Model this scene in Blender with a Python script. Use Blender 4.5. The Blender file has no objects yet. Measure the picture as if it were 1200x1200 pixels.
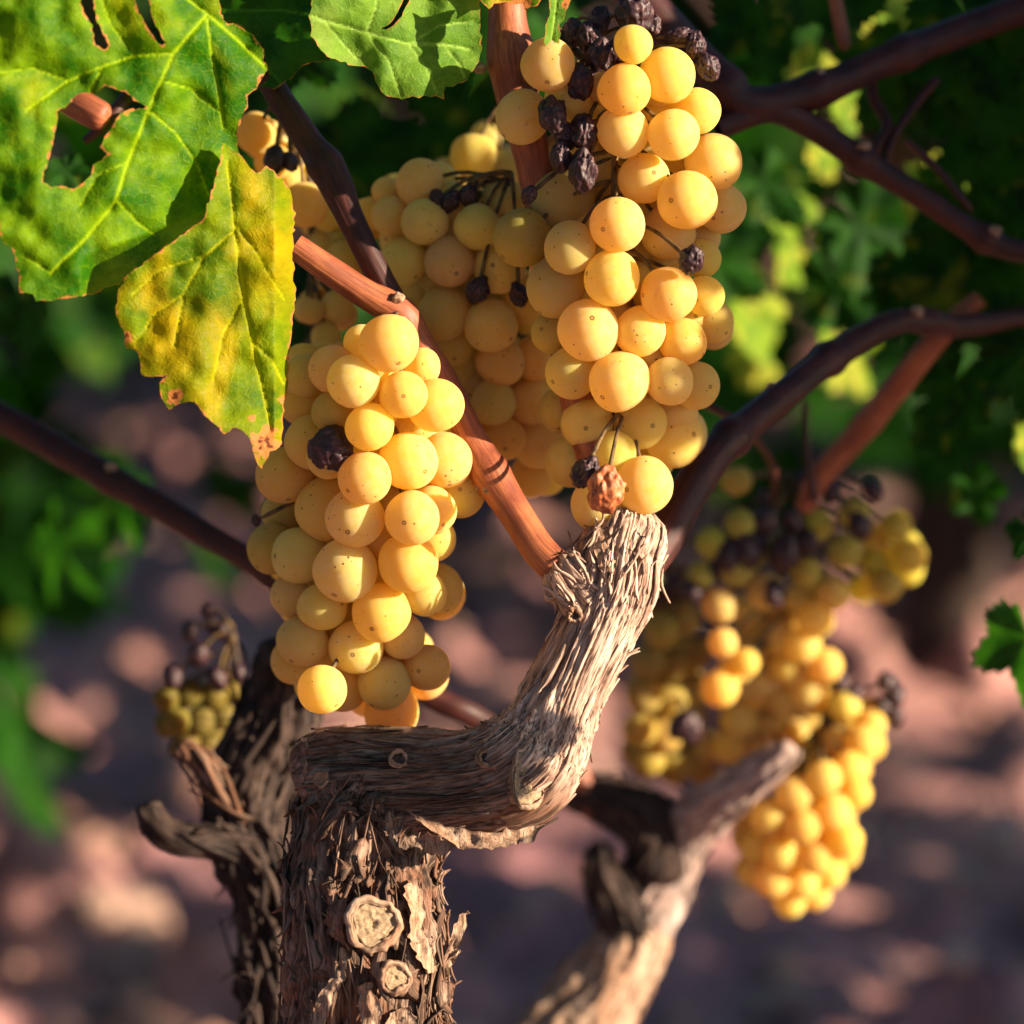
import bpy, math, random
import numpy as np
from mathutils import Vector, geometry

random.seed(7)
SC = bpy.context.scene
COL = SC.collection
R_ = math.radians

# ------------------------------------------------------------------ camera
CAM = Vector((0.0, 0.0, 0.72))
PITCH = R_(12.0)
LENS, SENSOR = 85.0, 24.0
W = SENSOR / LENS
D0 = 1.06
PX = D0 * W / 1200.0                      # metres per photo pixel at the focus distance
FWD = Vector((0, math.cos(PITCH), -math.sin(PITCH)))
RGT = Vector((1, 0, 0))
UPV = Vector((0, math.sin(PITCH), math.cos(PITCH)))

cam_d = bpy.data.cameras.new('camera')
cam = bpy.data.objects.new('camera', cam_d)
COL.objects.link(cam)
cam.location = CAM
cam.rotation_euler = (R_(90) - PITCH, 0, 0)
cam_d.lens = LENS
cam_d.sensor_fit = 'HORIZONTAL'
cam_d.sensor_width = SENSOR
cam_d.clip_start = 0.05
cam_d.clip_end = 500
cam_d.dof.use_dof = True
cam_d.dof.focus_distance = D0 - 0.008
cam_d.dof.aperture_fstop = 4.1
cam_d.dof.aperture_blades = 0
SC.camera = cam

# ------------------------------------------------------------------ light
SUN_AZ = R_(72)          # from the camera axis towards the right
SUN_EL = R_(17)
tosun = Vector((math.sin(SUN_AZ) * math.cos(SUN_EL), -math.cos(SUN_AZ) * math.cos(SUN_EL), math.sin(SUN_EL)))
SC.world = bpy.data.worlds.new('World')
SC.world.use_nodes = True
wn = SC.world.node_tree
bg = wn.nodes['Background']
sky = wn.nodes.new('ShaderNodeTexSky')
sky.sky_type = 'NISHITA'
sky.sun_disc = False
sky.sun_elevation = SUN_EL
sky.sun_rotation = math.atan2(tosun.x, tosun.y)
sky.air_density = 1.0
sky.ozone_density = 4.0
wn.links.new(sky.outputs[0], bg.inputs[0])
bg.inputs[1].default_value = 0.05
sd = bpy.data.lights.new('sun', 'SUN')
sun = bpy.data.objects.new('sun', sd)
COL.objects.link(sun)
sun.rotation_euler = tosun.to_track_quat('Z', 'Y').to_euler()
sd.energy = 5.0
sd.angle = R_(0.55)
sd.color = (1.0, 0.78, 0.56)

SC.view_settings.view_transform = 'Standard'
SC.view_settings.look = 'None'
SC.view_settings.exposure = 1.58
SC.view_settings.gamma = 1.0
SC.cycles.use_denoising = True
SC.cycles.max_bounces = 8
SC.cycles.diffuse_bounces = 4
SC.cycles.transmission_bounces = 4
SC.cycles.sample_clamp_indirect = 8

# ------------------------------------------------------------------ helpers
def P(x, y, dp=0.0):
    """photo pixel + depth behind the focus plane (in pixels of the focus plane) -> world point"""
    d = D0 + dp * PX
    return CAM + FWD * d + RGT * (d * (x - 600) / 1200 * W) + UPV * (d * (600 - y) / 1200 * W)

def PA(x, y, dp):
    d = D0 + dp * PX
    a = (d * (x - 600) / 1200 * W)[:, None]
    b = (d * (600 - y) / 1200 * W)[:, None]
    return np.array(CAM)[None] + d[:, None] * np.array(FWD)[None] + a * np.array(RGT)[None] + b * np.array(UPV)[None]

def RW(r, dp):
    return r * (D0 + dp * PX) * W / 1200

def _h(i, j, k, s):
    n = (i.astype(np.int64) * 374761393 + j.astype(np.int64) * 668265263 + k.astype(np.int64) * 2147483647 + s * 1274126177) & 0xFFFFFFFF
    n = ((n ^ (n >> 13)) * 1274126177) & 0xFFFFFFFF
    n = ((n ^ (n >> 16)) * 2246822519) & 0xFFFFFFFF
    return ((n ^ (n >> 15)) & 0xFFFFFF) / float(0xFFFFFF)

def vn(x, y, z, s=0):
    x, y, z = np.broadcast_arrays(np.asarray(x, float), np.asarray(y, float), np.asarray(z, float))
    i, j, k = np.floor(x), np.floor(y), np.floor(z)
    fx, fy, fz = x - i, y - j, z - k
    i, j, k = i.astype(np.int64), j.astype(np.int64), k.astype(np.int64)
    fx = fx * fx * (3 - 2 * fx); fy = fy * fy * (3 - 2 * fy); fz = fz * fz * (3 - 2 * fz)
    r = 0
    for a in (0, 1):
        for b in (0, 1):
            for c in (0, 1):
                w = (fx if a else 1 - fx) * (fy if b else 1 - fy) * (fz if c else 1 - fz)
                r = r + w * _h(i + a, j + b, k + c, s)
    return r

def fbm(x, y, z, s=0, o=3):
    r, a, t = 0, 1.0, 0
    for q in range(o):
        f = 2.03 ** q
        r = r + a * vn(x * f + 3.1 * q, y * f, z * f, s + q); t += a; a *= 0.5
    return r / t

def tag(o, label=None, cat=None, group=None, kind=None):
    if label: o['label'] = label
    if cat: o['category'] = cat
    if group: o['group'] = group
    if kind: o['kind'] = kind
    return o

def empty(name, loc, **k):
    o = bpy.data.objects.new(name, None)
    COL.objects.link(o)
    o.location = loc
    o.empty_display_size = 0.02
    return tag(o, **k)

def set_parent(o, p):
    """parent keeping the world place; things are Empties without rotation, parts without rotation unless noted"""
    if p is None: return
    o.parent = p
    off = Vector(p.location)
    q = p.parent
    while q is not None:
        off += Vector(q.location); q = q.parent
    o.location = Vector(o.location) - off

class MB:
    """collects vertices, faces and point attributes; build() links them as ONE mesh object"""
    def __init__(s):
        s.v = []; s.f = []; s.att = []; s.n = 0
    def add(s, v, f, bc=None):
        v = np.asarray(v, float)
        s.v.append(v)
        s.f.append(np.asarray(f, np.int64) + s.n)
        s.att.append(np.asarray(bc, float) if bc is not None else v * 1000.0)
        s.n += len(v)
    def build(s, name, mat, parent=None, origin=None, smooth=True):
        v = np.concatenate(s.v)
        bc = np.concatenate(s.att)
        org = np.array(origin if origin is not None else v.mean(0))
        me = bpy.data.meshes.new(name)
        me.vertices.add(len(v))
        me.vertices.foreach_set('co', (v - org).astype(np.float32).ravel())
        tot = []; idx = []
        for f in s.f:
            tot.append(np.full(len(f), f.shape[1])); idx.append(f.ravel())
        tot = np.concatenate(tot); idx = np.concatenate(idx)
        me.loops.add(len(idx)); me.loops.foreach_set('vertex_index', idx.astype(np.int32))
        me.polygons.add(len(tot))
        st = np.concatenate([[0], np.cumsum(tot)[:-1]])
        me.polygons.foreach_set('loop_start', st.astype(np.int32))
        me.polygons.foreach_set('loop_total', tot.astype(np.int32))
        me.polygons.foreach_set('use_smooth', np.full(len(tot), smooth))
        a = me.attributes.new('bc', 'FLOAT_VECTOR', 'POINT')
        a.data.foreach_set('vector', bc.astype(np.float32).ravel())
        me.materials.append(mat)
        me.update(calc_edges=True)
        o = bpy.data.objects.new(name, me)
        COL.objects.link(o)
        o.location = Vector(org)
        set_parent(o, parent)
        return o

def catmull(pts, n):
    """pts: list of (Vector, radius)"""
    A = np.array([[p[0].x, p[0].y, p[0].z, p[1]] for p in pts])
    A = np.vstack([2 * A[0] - A[1], A, 2 * A[-1] - A[-2]])
    m = len(pts) - 1
    seg = np.linalg.norm(A[2:-1, :3] - A[1:-2, :3], axis=1)
    cum = np.concatenate([[0], np.cumsum(seg)])
    t = np.linspace(0, cum[-1], n)
    k = np.clip(np.searchsorted(cum, t, side='right') - 1, 0, m - 1)
    f = ((t - cum[k]) / seg[k])[:, None]
    p0, p1, p2, p3 = A[k], A[k + 1], A[k + 2], A[k + 3]
    r = 0.5 * (2 * p1 + (p2 - p0) * f + (2 * p0 - 5 * p1 + 4 * p2 - p3) * f * f + (3 * p1 - p0 - 3 * p2 + p3) * f ** 3)
    return r[:, :3], np.maximum(r[:, 3], 1e-5), t

class Sweep:
    def __init__(s, pts, step, cap0=True, cap1=True, twist=0.0):
        L = sum((pts[i + 1][0] - pts[i][0]).length for i in range(len(pts) - 1))
        n = max(6, int(L / step))
        s.c, s.r, s.u = catmull(pts, n)
        s.n = n; s.L = s.u[-1]
        T = np.gradient(s.c, axis=0)
        T /= np.linalg.norm(T, axis=1)[:, None]
        s.T = T
        N = np.zeros_like(T)
        a = np.array(-FWD); a = a - T[0] * a.dot(T[0]); N[0] = a / np.linalg.norm(a)
        for i in range(1, n):
            a = N[i - 1] - T[i] * N[i - 1].dot(T[i]); N[i] = a / np.linalg.norm(a)
        s.N = N; s.B = np.cross(T, N)
        s.env = np.ones(n)
        R0, R1 = s.r[0], s.r[-1]
        if cap0:
            q = np.clip(s.u / (R0 * 0.8), 0, 1); s.env *= np.sqrt(1 - (1 - q) ** 2)
        if cap1:
            q = np.clip((s.L - s.u) / (R1 * 0.8), 0, 1); s.env *= np.sqrt(1 - (1 - q) ** 2)
        s.twist = twist
    def mesh(s, nv, disp=None):
        th = np.linspace(0, 2 * math.pi, nv, endpoint=False)
        U, TH = np.meshgrid(s.u, th, indexing='ij')
        R = np.repeat(s.r[:, None], nv, 1)
        E = np.repeat(s.env[:, None], nv, 1)
        tw = TH + s.twist * U
        cx, cy = np.cos(tw) * R * 1000, np.sin(tw) * R * 1000
        um = U * 1000
        d = disp(um, cx, cy, TH) * 0.001 if disp else 0
        rad = (R + d) * E
        v = s.c[:, None, :] + s.N[:, None, :] * (np.cos(TH) * rad)[..., None] + s.B[:, None, :] * (np.sin(TH) * rad)[..., None]
        i = np.arange(s.n - 1)[:, None] * nv; j = np.arange(nv)[None]
        a = (i + j).ravel(); b = (i + (j + 1) % nv).ravel()
        f = np.stack([a, b, b + nv, a + nv], 1)
        bc = np.stack([um, cx, cy], -1).reshape(-1, 3)
        return v.reshape(-1, 3), f, bc
    def at(s, u, th, off=0.0):
        k = np.interp(u, s.u, np.arange(s.n))
        i = np.clip(k.astype(int), 0, s.n - 2); f = (k - i)[:, None]
        g = lambda A: A[i] * (1 - f) + A[i + 1] * f
        c, N, B, T = g(s.c), g(s.N), g(s.B), g(s.T)
        r = np.interp(u, s.u, s.r * s.env)
        n = N * np.cos(th)[:, None] + B * np.sin(th)[:, None]
        t = -N * np.sin(th)[:, None] + B * np.cos(th)[:, None]
        return c + n * (r + off)[:, None], n, t, T

def bark_disp(seed, plate=1.1, fib=0.35, lump=1.6, rough=0.45, fw=0.9, pw=2.6, ul=24, warp=9, crumple=0.0):
    def f(u, cx, cy, th):
        wp = (fbm(u / 22, cx / 14, cy / 14, seed + 50, 2) - .5) * warp
        x, y = cx + wp, cy + wp * .7
        A = fbm(u / ul, x / pw, y / pw, seed, 2) * 4.5
        fl = np.floor(A); fr = A - fl
        sharp = np.clip(fr * 3.2 - 1.1, 0, 1); sharp = sharp * sharp * (3 - 2 * sharp)
        A = (fl + sharp - 2.2) * plate * .62
        B = (1 - np.abs(2 * vn(u / (ul * .5), x / fw, y / fw, seed + 9) - 1)) * fib
        B2 = (1 - np.abs(2 * vn(u / 5, x / fw * 2.3, y / fw * 2.3, seed + 19) - 1)) * fib * .5
        C = (fbm(u / 3.4, cx / 2.6, cy / 2.6, seed + 11, 3) - .5) * rough * 2
        D = (fbm(u / 26, cx / 13, cy / 13, seed + 13, 2) - .5) * 2 * lump
        if crumple:
            q = 1 - np.abs(2 * fbm(u / 8.5 + wp * .25, cx / 5.0, cy / 5.0, seed + 71, 3) - 1)
            q2 = np.abs(2 * vn(u / 3.2 + wp * .6, cx / 2.4, cy / 2.4, seed + 77) - 1)
            C = C + (q ** 2 - .5) * crumple * 2.2 + (q2 - .5) * crumple * .45
        return A + B + B2 + C + D
    return f

def ribbons(mb, sw, n, rng, lmin, lmax, wmin, wmax, lift, th0=0, thw=math.pi, u0=0.02, u1=.98, seg=9, cross=0.0, thick=0.00035, base=0.0006, straight=1.0):
    """peeling bark shreds: thin solid strips following the stem, with their ends lifting off"""
    for _ in range(n):
        L = rng.uniform(lmin, lmax); w = rng.uniform(wmin, wmax)
        us = rng.uniform(u0, u1) * sw.L
        th = th0 + rng.uniform(-thw, thw)
        s = np.linspace(0, 1, seg)
        uu = np.clip(us + (s - .5) * L, 0, sw.L)
        r = np.interp(uu, sw.u, sw.r)
        ang = rng.uniform(-.25, .25) * straight + cross * rng.uniform(-1, 1)
        wob = rng.uniform(-.12, .12) * straight
        tt = th + ((s - .5) * L * ang + np.sin(s * 5 + rng.uniform(0, 6)) * wob * w * 4) / r
        l0 = lift * rng.uniform(0, 1) ** 2.2; l1 = lift * rng.uniform(0, 1) ** 2.2
        off = base * rng.uniform(.3, 2.2) + l0 * np.clip(1 - s / .35, 0, 1) ** 2 + l1 * np.clip((s - .65) / .35, 0, 1) ** 2
        c, nn, t, T = sw.at(uu, tt, off)
        ww = w * (0.6 + .4 * np.sin(np.clip(s * 1.05, 0, 1) * math.pi) ** .5) * np.array([rng.uniform(.65, 1.3) for _q in range(seg)])
        tip = rng.uniform(.1, .7); ww[-1] *= tip; ww[0] *= rng.uniform(.1, .7)
        roll = (rng.uniform(-.3, .3) + rng.uniform(-.9, .9) * np.clip((s - .6) / .4, 0, 1)) * (.4 + .6 * straight)
        side = t * np.cos(roll)[:, None] + nn * np.sin(roll)[:, None]
        up = -t * np.sin(roll)[:, None] + nn * np.cos(roll)[:, None]
        a = c - side * ww[:, None] * .5; b = c + side * ww[:, None] * .5
        m = c + up * (thick + w * .07); q = c - up * thick
        v = np.stack([a, m, b, q], 1).reshape(-1, 3)
        f = []
        for i in range(seg - 1):
            for k in range(4):
                f.append((i * 4 + k, i * 4 + (k + 1) % 4, (i + 1) * 4 + (k + 1) % 4, (i + 1) * 4 + k))
        f.append((3, 2, 1, 0)); e = (seg - 1) * 4; f.append((e, e + 1, e + 2, e + 3))
        o1, o2 = rng.uniform(0, 400), rng.uniform(0, 400)
        bc = np.stack([np.repeat(uu * 1000, 4) + o1, np.tile([0, w * 500, w * 1000, w * 500], seg) + o2, np.full(seg * 4, o2)], 1)
        mb.add(v, f, bc)

# ------------------------------------------------------------------ materials
def newmat(name):
    m = bpy.data.materials.new(name); m.use_nodes = True
    nt = m.node_tree
    b = nt.nodes['Principled BSDF']
    return m, nt, b

def N(nt, typ, **k):
    n = nt.nodes.new(typ)
    for a, v in k.items(): setattr(n, a, v)
    return n

def ramp(nt, src, stops, interp='LINEAR'):
    r = nt.nodes.new('ShaderNodeValToRGB'); r.color_ramp.interpolation = interp
    e = r.color_ramp.elements
    while len(e) < len(stops): e.new(0.5)
    for q, (p, c) in zip(e, stops):
        q.position = p; q.color = (c[0], c[1], c[2], 1) if hasattr(c, '__len__') else (c, c, c, 1)
    nt.links.new(src, r.inputs[0])
    return r.outputs[0]

def mixc(nt, fac, a, b, mode='MIX'):
    m = nt.nodes.new('ShaderNodeMix'); m.data_type = 'RGBA'; m.blend_type = mode
    for sock, v in ((m.inputs[0], fac), (m.inputs[6], a), (m.inputs[7], b)):
        if hasattr(v, 'is_linked') or hasattr(v, 'links'): nt.links.new(v, sock)
        elif hasattr(v, '__len__'): sock.default_value = (v[0], v[1], v[2], 1)
        else: sock.default_value = v
    return m.outputs[2]

def math_(nt, op, a, b=0.0, clamp=False):
    m = nt.nodes.new('ShaderNodeMath'); m.operation = op; m.use_clamp = clamp
    for sock, v in ((m.inputs[0], a), (m.inputs[1], b)):
        if hasattr(v, 'links'): nt.links.new(v, sock)
        else: sock.default_value = v
    return m.outputs[0]

def noise(nt, vec, scale, detail=3, rough=.55, dist=0.0):
    n = nt.nodes.new('ShaderNodeTexNoise')
    n.inputs['Scale'].default_value = scale; n.inputs['Detail'].default_value = detail
    n.inputs['Roughness'].default_value = rough; n.inputs['Distortion'].default_value = dist
    if vec is not None: nt.links.new(vec, n.inputs['Vector'])
    return n.outputs[0]

def mapping(nt, vec, sc):
    m = nt.nodes.new('ShaderNodeMapping'); m.inputs['Scale'].default_value = sc
    nt.links.new(vec, m.inputs['Vector'])
    return m.outputs[0]

def attr(nt, name, out='Vector'):
    a = nt.nodes.new('ShaderNodeAttribute'); a.attribute_name = name
    return a.outputs[out]

def bump(nt, b, h, strength, dist):
    n = nt.nodes.new('ShaderNodeBump'); n.inputs['Strength'].default_value = strength; n.inputs['Distance'].default_value = dist
    nt.links.new(h, n.inputs['Height']); nt.links.new(n.outputs[0], b.inputs['Normal'])

def bark_mat(name, dark, mid, light, rust, fine=1.0):
    m, nt, b = newmat(name)
    bc = attr(nt, 'bc')
    long1 = noise(nt, mapping(nt, bc, (.05, .45, .45)), 1.0, 5, .65)
    long2 = noise(nt, mapping(nt, bc, (.12 * fine, 1.9 * fine, 1.9 * fine)), 1.0, 4, .6)
    blot = noise(nt, mapping(nt, bc, (.05, .08, .08)), 1.0, 3, .6)
    c = ramp(nt, long1, [(.32, dark), (.47, mid), (.66, light)])
    c = mixc(nt, ramp(nt, blot, [(.45, 0), (.62, .75)]), c, rust)
    c = mixc(nt, ramp(nt, long2, [(.30, .75), (.52, 0)]), c, tuple(x * .35 for x in dark))
    c = mixc(nt, ramp(nt, long2, [(.56, 0), (.74, .5)]), c, light)
    pl = ramp(nt, long1, [(.30, (.13, .07, .05)), (.44, (.40, .27, .20)), (.62, (.66, .50, .40))])
    pl = mixc(nt, ramp(nt, long2, [(.38, .9), (.50, 0)]), pl, (.06, .03, .02))
    pl = mixc(nt, ramp(nt, blot, [(.52, 0), (.66, .55)]), pl, (.16, .085, .06))
    c = mixc(nt, attr(nt, 'tone', 'Fac'), c, pl)
    nt.links.new(c, b.inputs['Base Color'])
    b.inputs['Roughness'].default_value = .85
    b.inputs['Specular IOR Level'].default_value = .25
    bump(nt, b, long2, .7, .0006)
    return m

M_BARK = bark_mat('vine_bark', (.010, .007, .006), (.085, .052, .036), (.34, .235, .17), (.20, .09, .05))
M_BARKP = bark_mat('pale_vine_bark', (.10, .055, .035), (.34, .225, .15), (.58, .44, .33), (.40, .22, .13))
M_SUNLIT_WOOD = bark_mat('sunlit_vine_wood', (.16, .11, .10), (.42, .33, .29), (.60, .50, .45), (.40, .27, .22))  # spur wood made paler to carry the sunlight falling on it
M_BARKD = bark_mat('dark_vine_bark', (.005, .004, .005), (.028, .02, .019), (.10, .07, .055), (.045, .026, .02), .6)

def cane_mat(name, a, b_, c_):
    m, nt, b = newmat(name)
    bc = attr(nt, 'bc')
    st = noise(nt, mapping(nt, bc, (.025, 1.3, 1.3)), 1.0, 3, .6)
    bl = noise(nt, mapping(nt, bc, (.08, .12, .12)), 1.0, 3, .6)
    sp = noise(nt, bc, 1.5, 2, .5)
    c = mixc(nt, ramp(nt, bl, [(.38, 0), (.62, 1)]), a, b_)
    c = mixc(nt, ramp(nt, st, [(.35, .7), (.55, 0)]), c, c_)
    c = mixc(nt, ramp(nt, sp, [(.66, 0), (.72, .5)]), c, tuple(x * .4 for x in c_))
    nt.links.new(c, b.inputs['Base Color'])
    b.inputs['Roughness'].default_value = .5
    b.inputs['Specular IOR Level'].default_value = .35
    bump(nt, b, st, .45, .0004)
    return m

M_CANE = cane_mat('ripe_cane', (.40, .135, .055), (.24, .065, .032), (.13, .038, .022))
M_CANE_DK = cane_mat('dark_shaded_cane', (.075, .018, .013), (.035, .010, .010), (.014, .005, .005))  # darker cane colour, also standing in for shade on the upper-right canes

def leaf_mat(name, green, dkgreen, yellow, yel_amt, trans=.45, vein=True, brown=True, scale=1.0):
    m, nt, b = newmat(name)
    bc = attr(nt, 'bc')                        # photo-pixel sized leaf coordinates
    n1 = noise(nt, bc, .018 * scale, 3, .55)
    n2 = noise(nt, bc, .11 * scale, 3, .6)
    c = mixc(nt, ramp(nt, n1, [(.38, 0), (.62, 1)]), dkgreen, green)
    lo = .64 - yel_amt * .5
    yn = math_(nt, 'ADD', noise(nt, mapping(nt, bc, (1, .7, 1)), .012 * scale, 3, .5, .4), math_(nt, 'MULTIPLY', attr(nt, 'marg', 'Fac'), yel_amt * .35))
    c = mixc(nt, ramp(nt, yn, [(lo, 0), (lo + .22, 1)]), c, yellow)
    c = mixc(nt, ramp(nt, n2, [(.35, .18), (.6, 0)]), c, tuple(x * .5 for x in dkgreen))
    vo = N(nt, 'ShaderNodeTexVoronoi', feature='DISTANCE_TO_EDGE')
    vo.inputs['Scale'].default_value = .085 * scale
    wpn = N(nt, 'ShaderNodeTexNoise'); wpn.inputs['Scale'].default_value = .12; nt.links.new(bc, wpn.inputs['Vector'])
    wva = N(nt, 'ShaderNodeVectorMath', operation='MULTIPLY_ADD'); wva.inputs[1].default_value = (9, 9, 0); nt.links.new(wpn.outputs['Color'], wva.inputs[0]); nt.links.new(bc, wva.inputs[2]); bcw = wva.outputs[0]
    nt.links.new(bcw, vo.inputs['Vector'])
    vo2 = N(nt, 'ShaderNodeTexVoronoi', feature='DISTANCE_TO_EDGE')
    vo2.inputs['Scale'].default_value = .2 * scale
    nt.links.new(bcw, vo2.inputs['Vector'])
    ve = ramp(nt, vo.outputs['Distance'], [(0, 1), (.07, 0)])
    ve2 = ramp(nt, vo2.outputs['Distance'], [(0, 1), (.12, 0)])
    if vein:
        vc = tuple(min(1, x * 1.25 + y * .35) for x, y in zip(green, yellow))
        c = mixc(nt, math_(nt, 'MULTIPLY', ve, .16), c, vc)
        c = mixc(nt, math_(nt, 'MULTIPLY', attr(nt, 'vein', 'Fac'), .85), c, (vc[0] * 1.15, vc[1] * 1.1, vc[2] * 1.6))
    if brown:
        ed = math_(nt, 'ADD', attr(nt, 'edge', 'Fac'), math_(nt, 'MULTIPLY', math_(nt, 'SUBTRACT', n2, .5), 1.3))
        c = mixc(nt, ramp(nt, ed, [(.48, 0), (.62, 1)]), c, (.62, .24, .07))
        c = mixc(nt, ramp(nt, ed, [(.92, 0), (1.05, 1)]), c, (.16, .05, .025))
        sp = noise(nt, bc, .28 * scale, 2, .5)
        c = mixc(nt, ramp(nt, sp, [(.70, 0), (.75, .7)]), c, (.16, .07, .02))
    nt.links.new(c, b.inputs['Base Color'])
    b.inputs['Roughness'].default_value = .5
    b.inputs['Specular IOR Level'].default_value = .12
    h = math_(nt, 'SUBTRACT', math_(nt, 'MULTIPLY', n2, 1.2), math_(nt, 'ADD', math_(nt, 'MULTIPLY', ve, .55), math_(nt, 'MULTIPLY', ve2, .3)))
    bump(nt, b, h, .38, .0006)
    tr = N(nt, 'ShaderNodeBsdfTranslucent')
    tc = mixc(nt, 1.0, c, (1.3, 1.4, .2), 'MULTIPLY')
    nt.links.new(tc, tr.inputs[0])
    mx = N(nt, 'ShaderNodeMixShader'); mx.inputs[0].default_value = trans
    nt.links.new(b.outputs[0], mx.inputs[1]); nt.links.new(tr.outputs[0], mx.inputs[2])
    nt.links.new(mx.outputs[0], nt.nodes['Material Output'].inputs[0])
    return m

M_LEAF_A = leaf_mat('bright_green_leaf', (.17, .33, .002), (.03, .15, .002), (.40, .44, .004), .03)
M_LEAF_B = leaf_mat('yellowing_leaf', (.22, .31, .003), (.07, .17, .003), (.56, .40, .004), .24)
M_LEAF_C = leaf_mat('fresh_green_leaf', (.19, .36, .035), (.10, .24, .02), (.30, .42, .08), .05)
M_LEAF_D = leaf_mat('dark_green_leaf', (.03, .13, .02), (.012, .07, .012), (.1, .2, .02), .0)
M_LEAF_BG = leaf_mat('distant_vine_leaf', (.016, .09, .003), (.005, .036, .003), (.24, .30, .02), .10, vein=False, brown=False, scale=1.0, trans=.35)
M_LEAF_YG = leaf_mat('lime_vine_leaf', (.22, .36, .02), (.10, .22, .02), (.5, .46, .06), .3, vein=False, brown=False, trans=.4)

def grape_mat(name, yel, amber, pale, sss=.8, freckles=True, trans=.48):
    m, nt, b = newmat(name)
    tc = N(nt, 'ShaderNodeTexCoord'); oi = N(nt, 'ShaderNodeObjectInfo')
    cmb = N(nt, 'ShaderNodeCombineXYZ')
    r37 = math_(nt, 'MULTIPLY', oi.outputs['Random'], 37.0)
    r91 = math_(nt, 'MULTIPLY', oi.outputs['Random'], 91.0)
    nt.links.new(r37, cmb.inputs[0]); nt.links.new(r91, cmb.inputs[1])
    va = N(nt, 'ShaderNodeVectorMath', operation='ADD')
    nt.links.new(tc.outputs['Object'], va.inputs[0]); nt.links.new(cmb.outputs[0], va.inputs[1])
    v = va.outputs[0]
    c = mixc(nt, oi.outputs['Random'], yel, amber)
    n1 = noise(nt, v, 1.3, 4, .6)
    c = mixc(nt, ramp(nt, n1, [(.4, 0), (.68, .45)]), c, amber)
    n2 = noise(nt, v, 3.2, 6, .68)
    bloom = ramp(nt, n2, [(.36, .0), (.68, .16)])
    c = mixc(nt, bloom, c, pale)
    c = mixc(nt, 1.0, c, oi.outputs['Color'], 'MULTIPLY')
    if freckles:
        vo = N(nt, 'ShaderNodeTexVoronoi'); vo.inputs['Scale'].default_value = 4.6
        nt.links.new(v, vo.inputs['Vector'])
        sep = N(nt, 'ShaderNodeSeparateColor'); nt.links.new(vo.outputs['Color'], sep.inputs[0])
        th = math_(nt, 'MULTIPLY', math_(nt, 'GREATER_THAN', sep.outputs[0], .45), math_(nt, 'MULTIPLY', sep.outputs[1], .24))
        th = math_(nt, 'MULTIPLY', th, ramp(nt, noise(nt, v, 1.3, 2, .5), [(.36, .55), (.56, 1.0)]))
        sp = math_(nt, 'LESS_THAN', math_(nt, 'ADD', vo.outputs['Distance'], math_(nt, 'MULTIPLY', n2, .06)), th)
        c = mixc(nt, math_(nt, 'MULTIPLY', sp, .9), c, (.14, .05, .015))
        # russet smudges
        n3 = noise(nt, v, 1.9, 5, .7, .4)
        c = mixc(nt, ramp(nt, n3, [(.62, 0), (.72, .6)]), c, (.48, .20, .05))
        # stylar scar at the +Z pole
        sx = N(nt, 'ShaderNodeSeparateXYZ'); nt.links.new(tc.outputs['Object'], sx.inputs[0])
        rr = math_(nt, 'POWER', math_(nt, 'ADD', math_(nt, 'MULTIPLY', sx.outputs[0], sx.outputs[0]), math_(nt, 'MULTIPLY', sx.outputs[1], sx.outputs[1])), .5)
        ring = ramp(nt, math_(nt, 'ADD', rr, math_(nt, 'MULTIPLY', math_(nt, 'LESS_THAN', sx.outputs[2], 0.0), 5.0)), [(.0, .3), (.030, .25), (.045, 1), (.066, 1), (.10, 0)])
        c = mixc(nt, math_(nt, 'MULTIPLY', ring, .9), c, (.13, .05, .012))
    nt.links.new(c, b.inputs['Base Color'])
    b.inputs['Subsurface Weight'].default_value = sss
    b.inputs['Subsurface Radius'].default_value = (1.0, .62, .08)
    b.inputs['Subsurface Scale'].default_value = .016
    b.inputs['Roughness'].default_value = .52
    b.inputs['Specular IOR Level'].default_value = .32
    b.inputs['Coat Weight'].default_value = .0
    bump(nt, b, n2, .15, .0004)
    wax = N(nt, 'ShaderNodeBsdfDiffuse'); wax.inputs['Roughness'].default_value = .6
    wc = mixc(nt, .45, mixc(nt, .3, c, pale), (.97, .82, .70))
    if freckles: wc = mixc(nt, math_(nt, 'MULTIPLY', sp, .9), wc, (.16, .06, .02)); wc = mixc(nt, math_(nt, 'MULTIPLY', ring, .8), wc, (.16, .06, .02))
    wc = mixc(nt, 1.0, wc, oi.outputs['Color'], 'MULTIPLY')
    nt.links.new(wc, wax.inputs[0])
    mx = N(nt, 'ShaderNodeMixShader')
    nt.links.new(ramp(nt, n2, [(.30, .18), (.66, .34)]), mx.inputs[0])
    nt.links.new(b.outputs[0], mx.inputs[1]); nt.links.new(wax.outputs[0], mx.inputs[2])
    tl = N(nt, 'ShaderNodeBsdfTranslucent')
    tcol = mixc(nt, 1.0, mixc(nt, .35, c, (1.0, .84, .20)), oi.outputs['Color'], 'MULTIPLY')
    nt.links.new(tcol, tl.inputs[0])
    mt = N(nt, 'ShaderNodeMixShader'); mt.inputs[0].default_value = trans
    nt.links.new(b.outputs[0], mt.inputs[1]); nt.links.new(tl.outputs[0], mt.inputs[2])
    nt.links.new(mt.outputs[0], mx.inputs[1])
    nt.links.new(mx.outputs[0], nt.nodes['Material Output'].inputs[0])
    return m

M_GRAPE = grape_mat('ripe_white_grape', (.92, .68, .045), (.92, .58, .03), (.94, .78, .42), 1.0)
M_GRAPE_BG = grape_mat('background_white_grape', (.86, .63, .05), (.86, .56, .04), (.93, .79, .42), .95, False)

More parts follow.
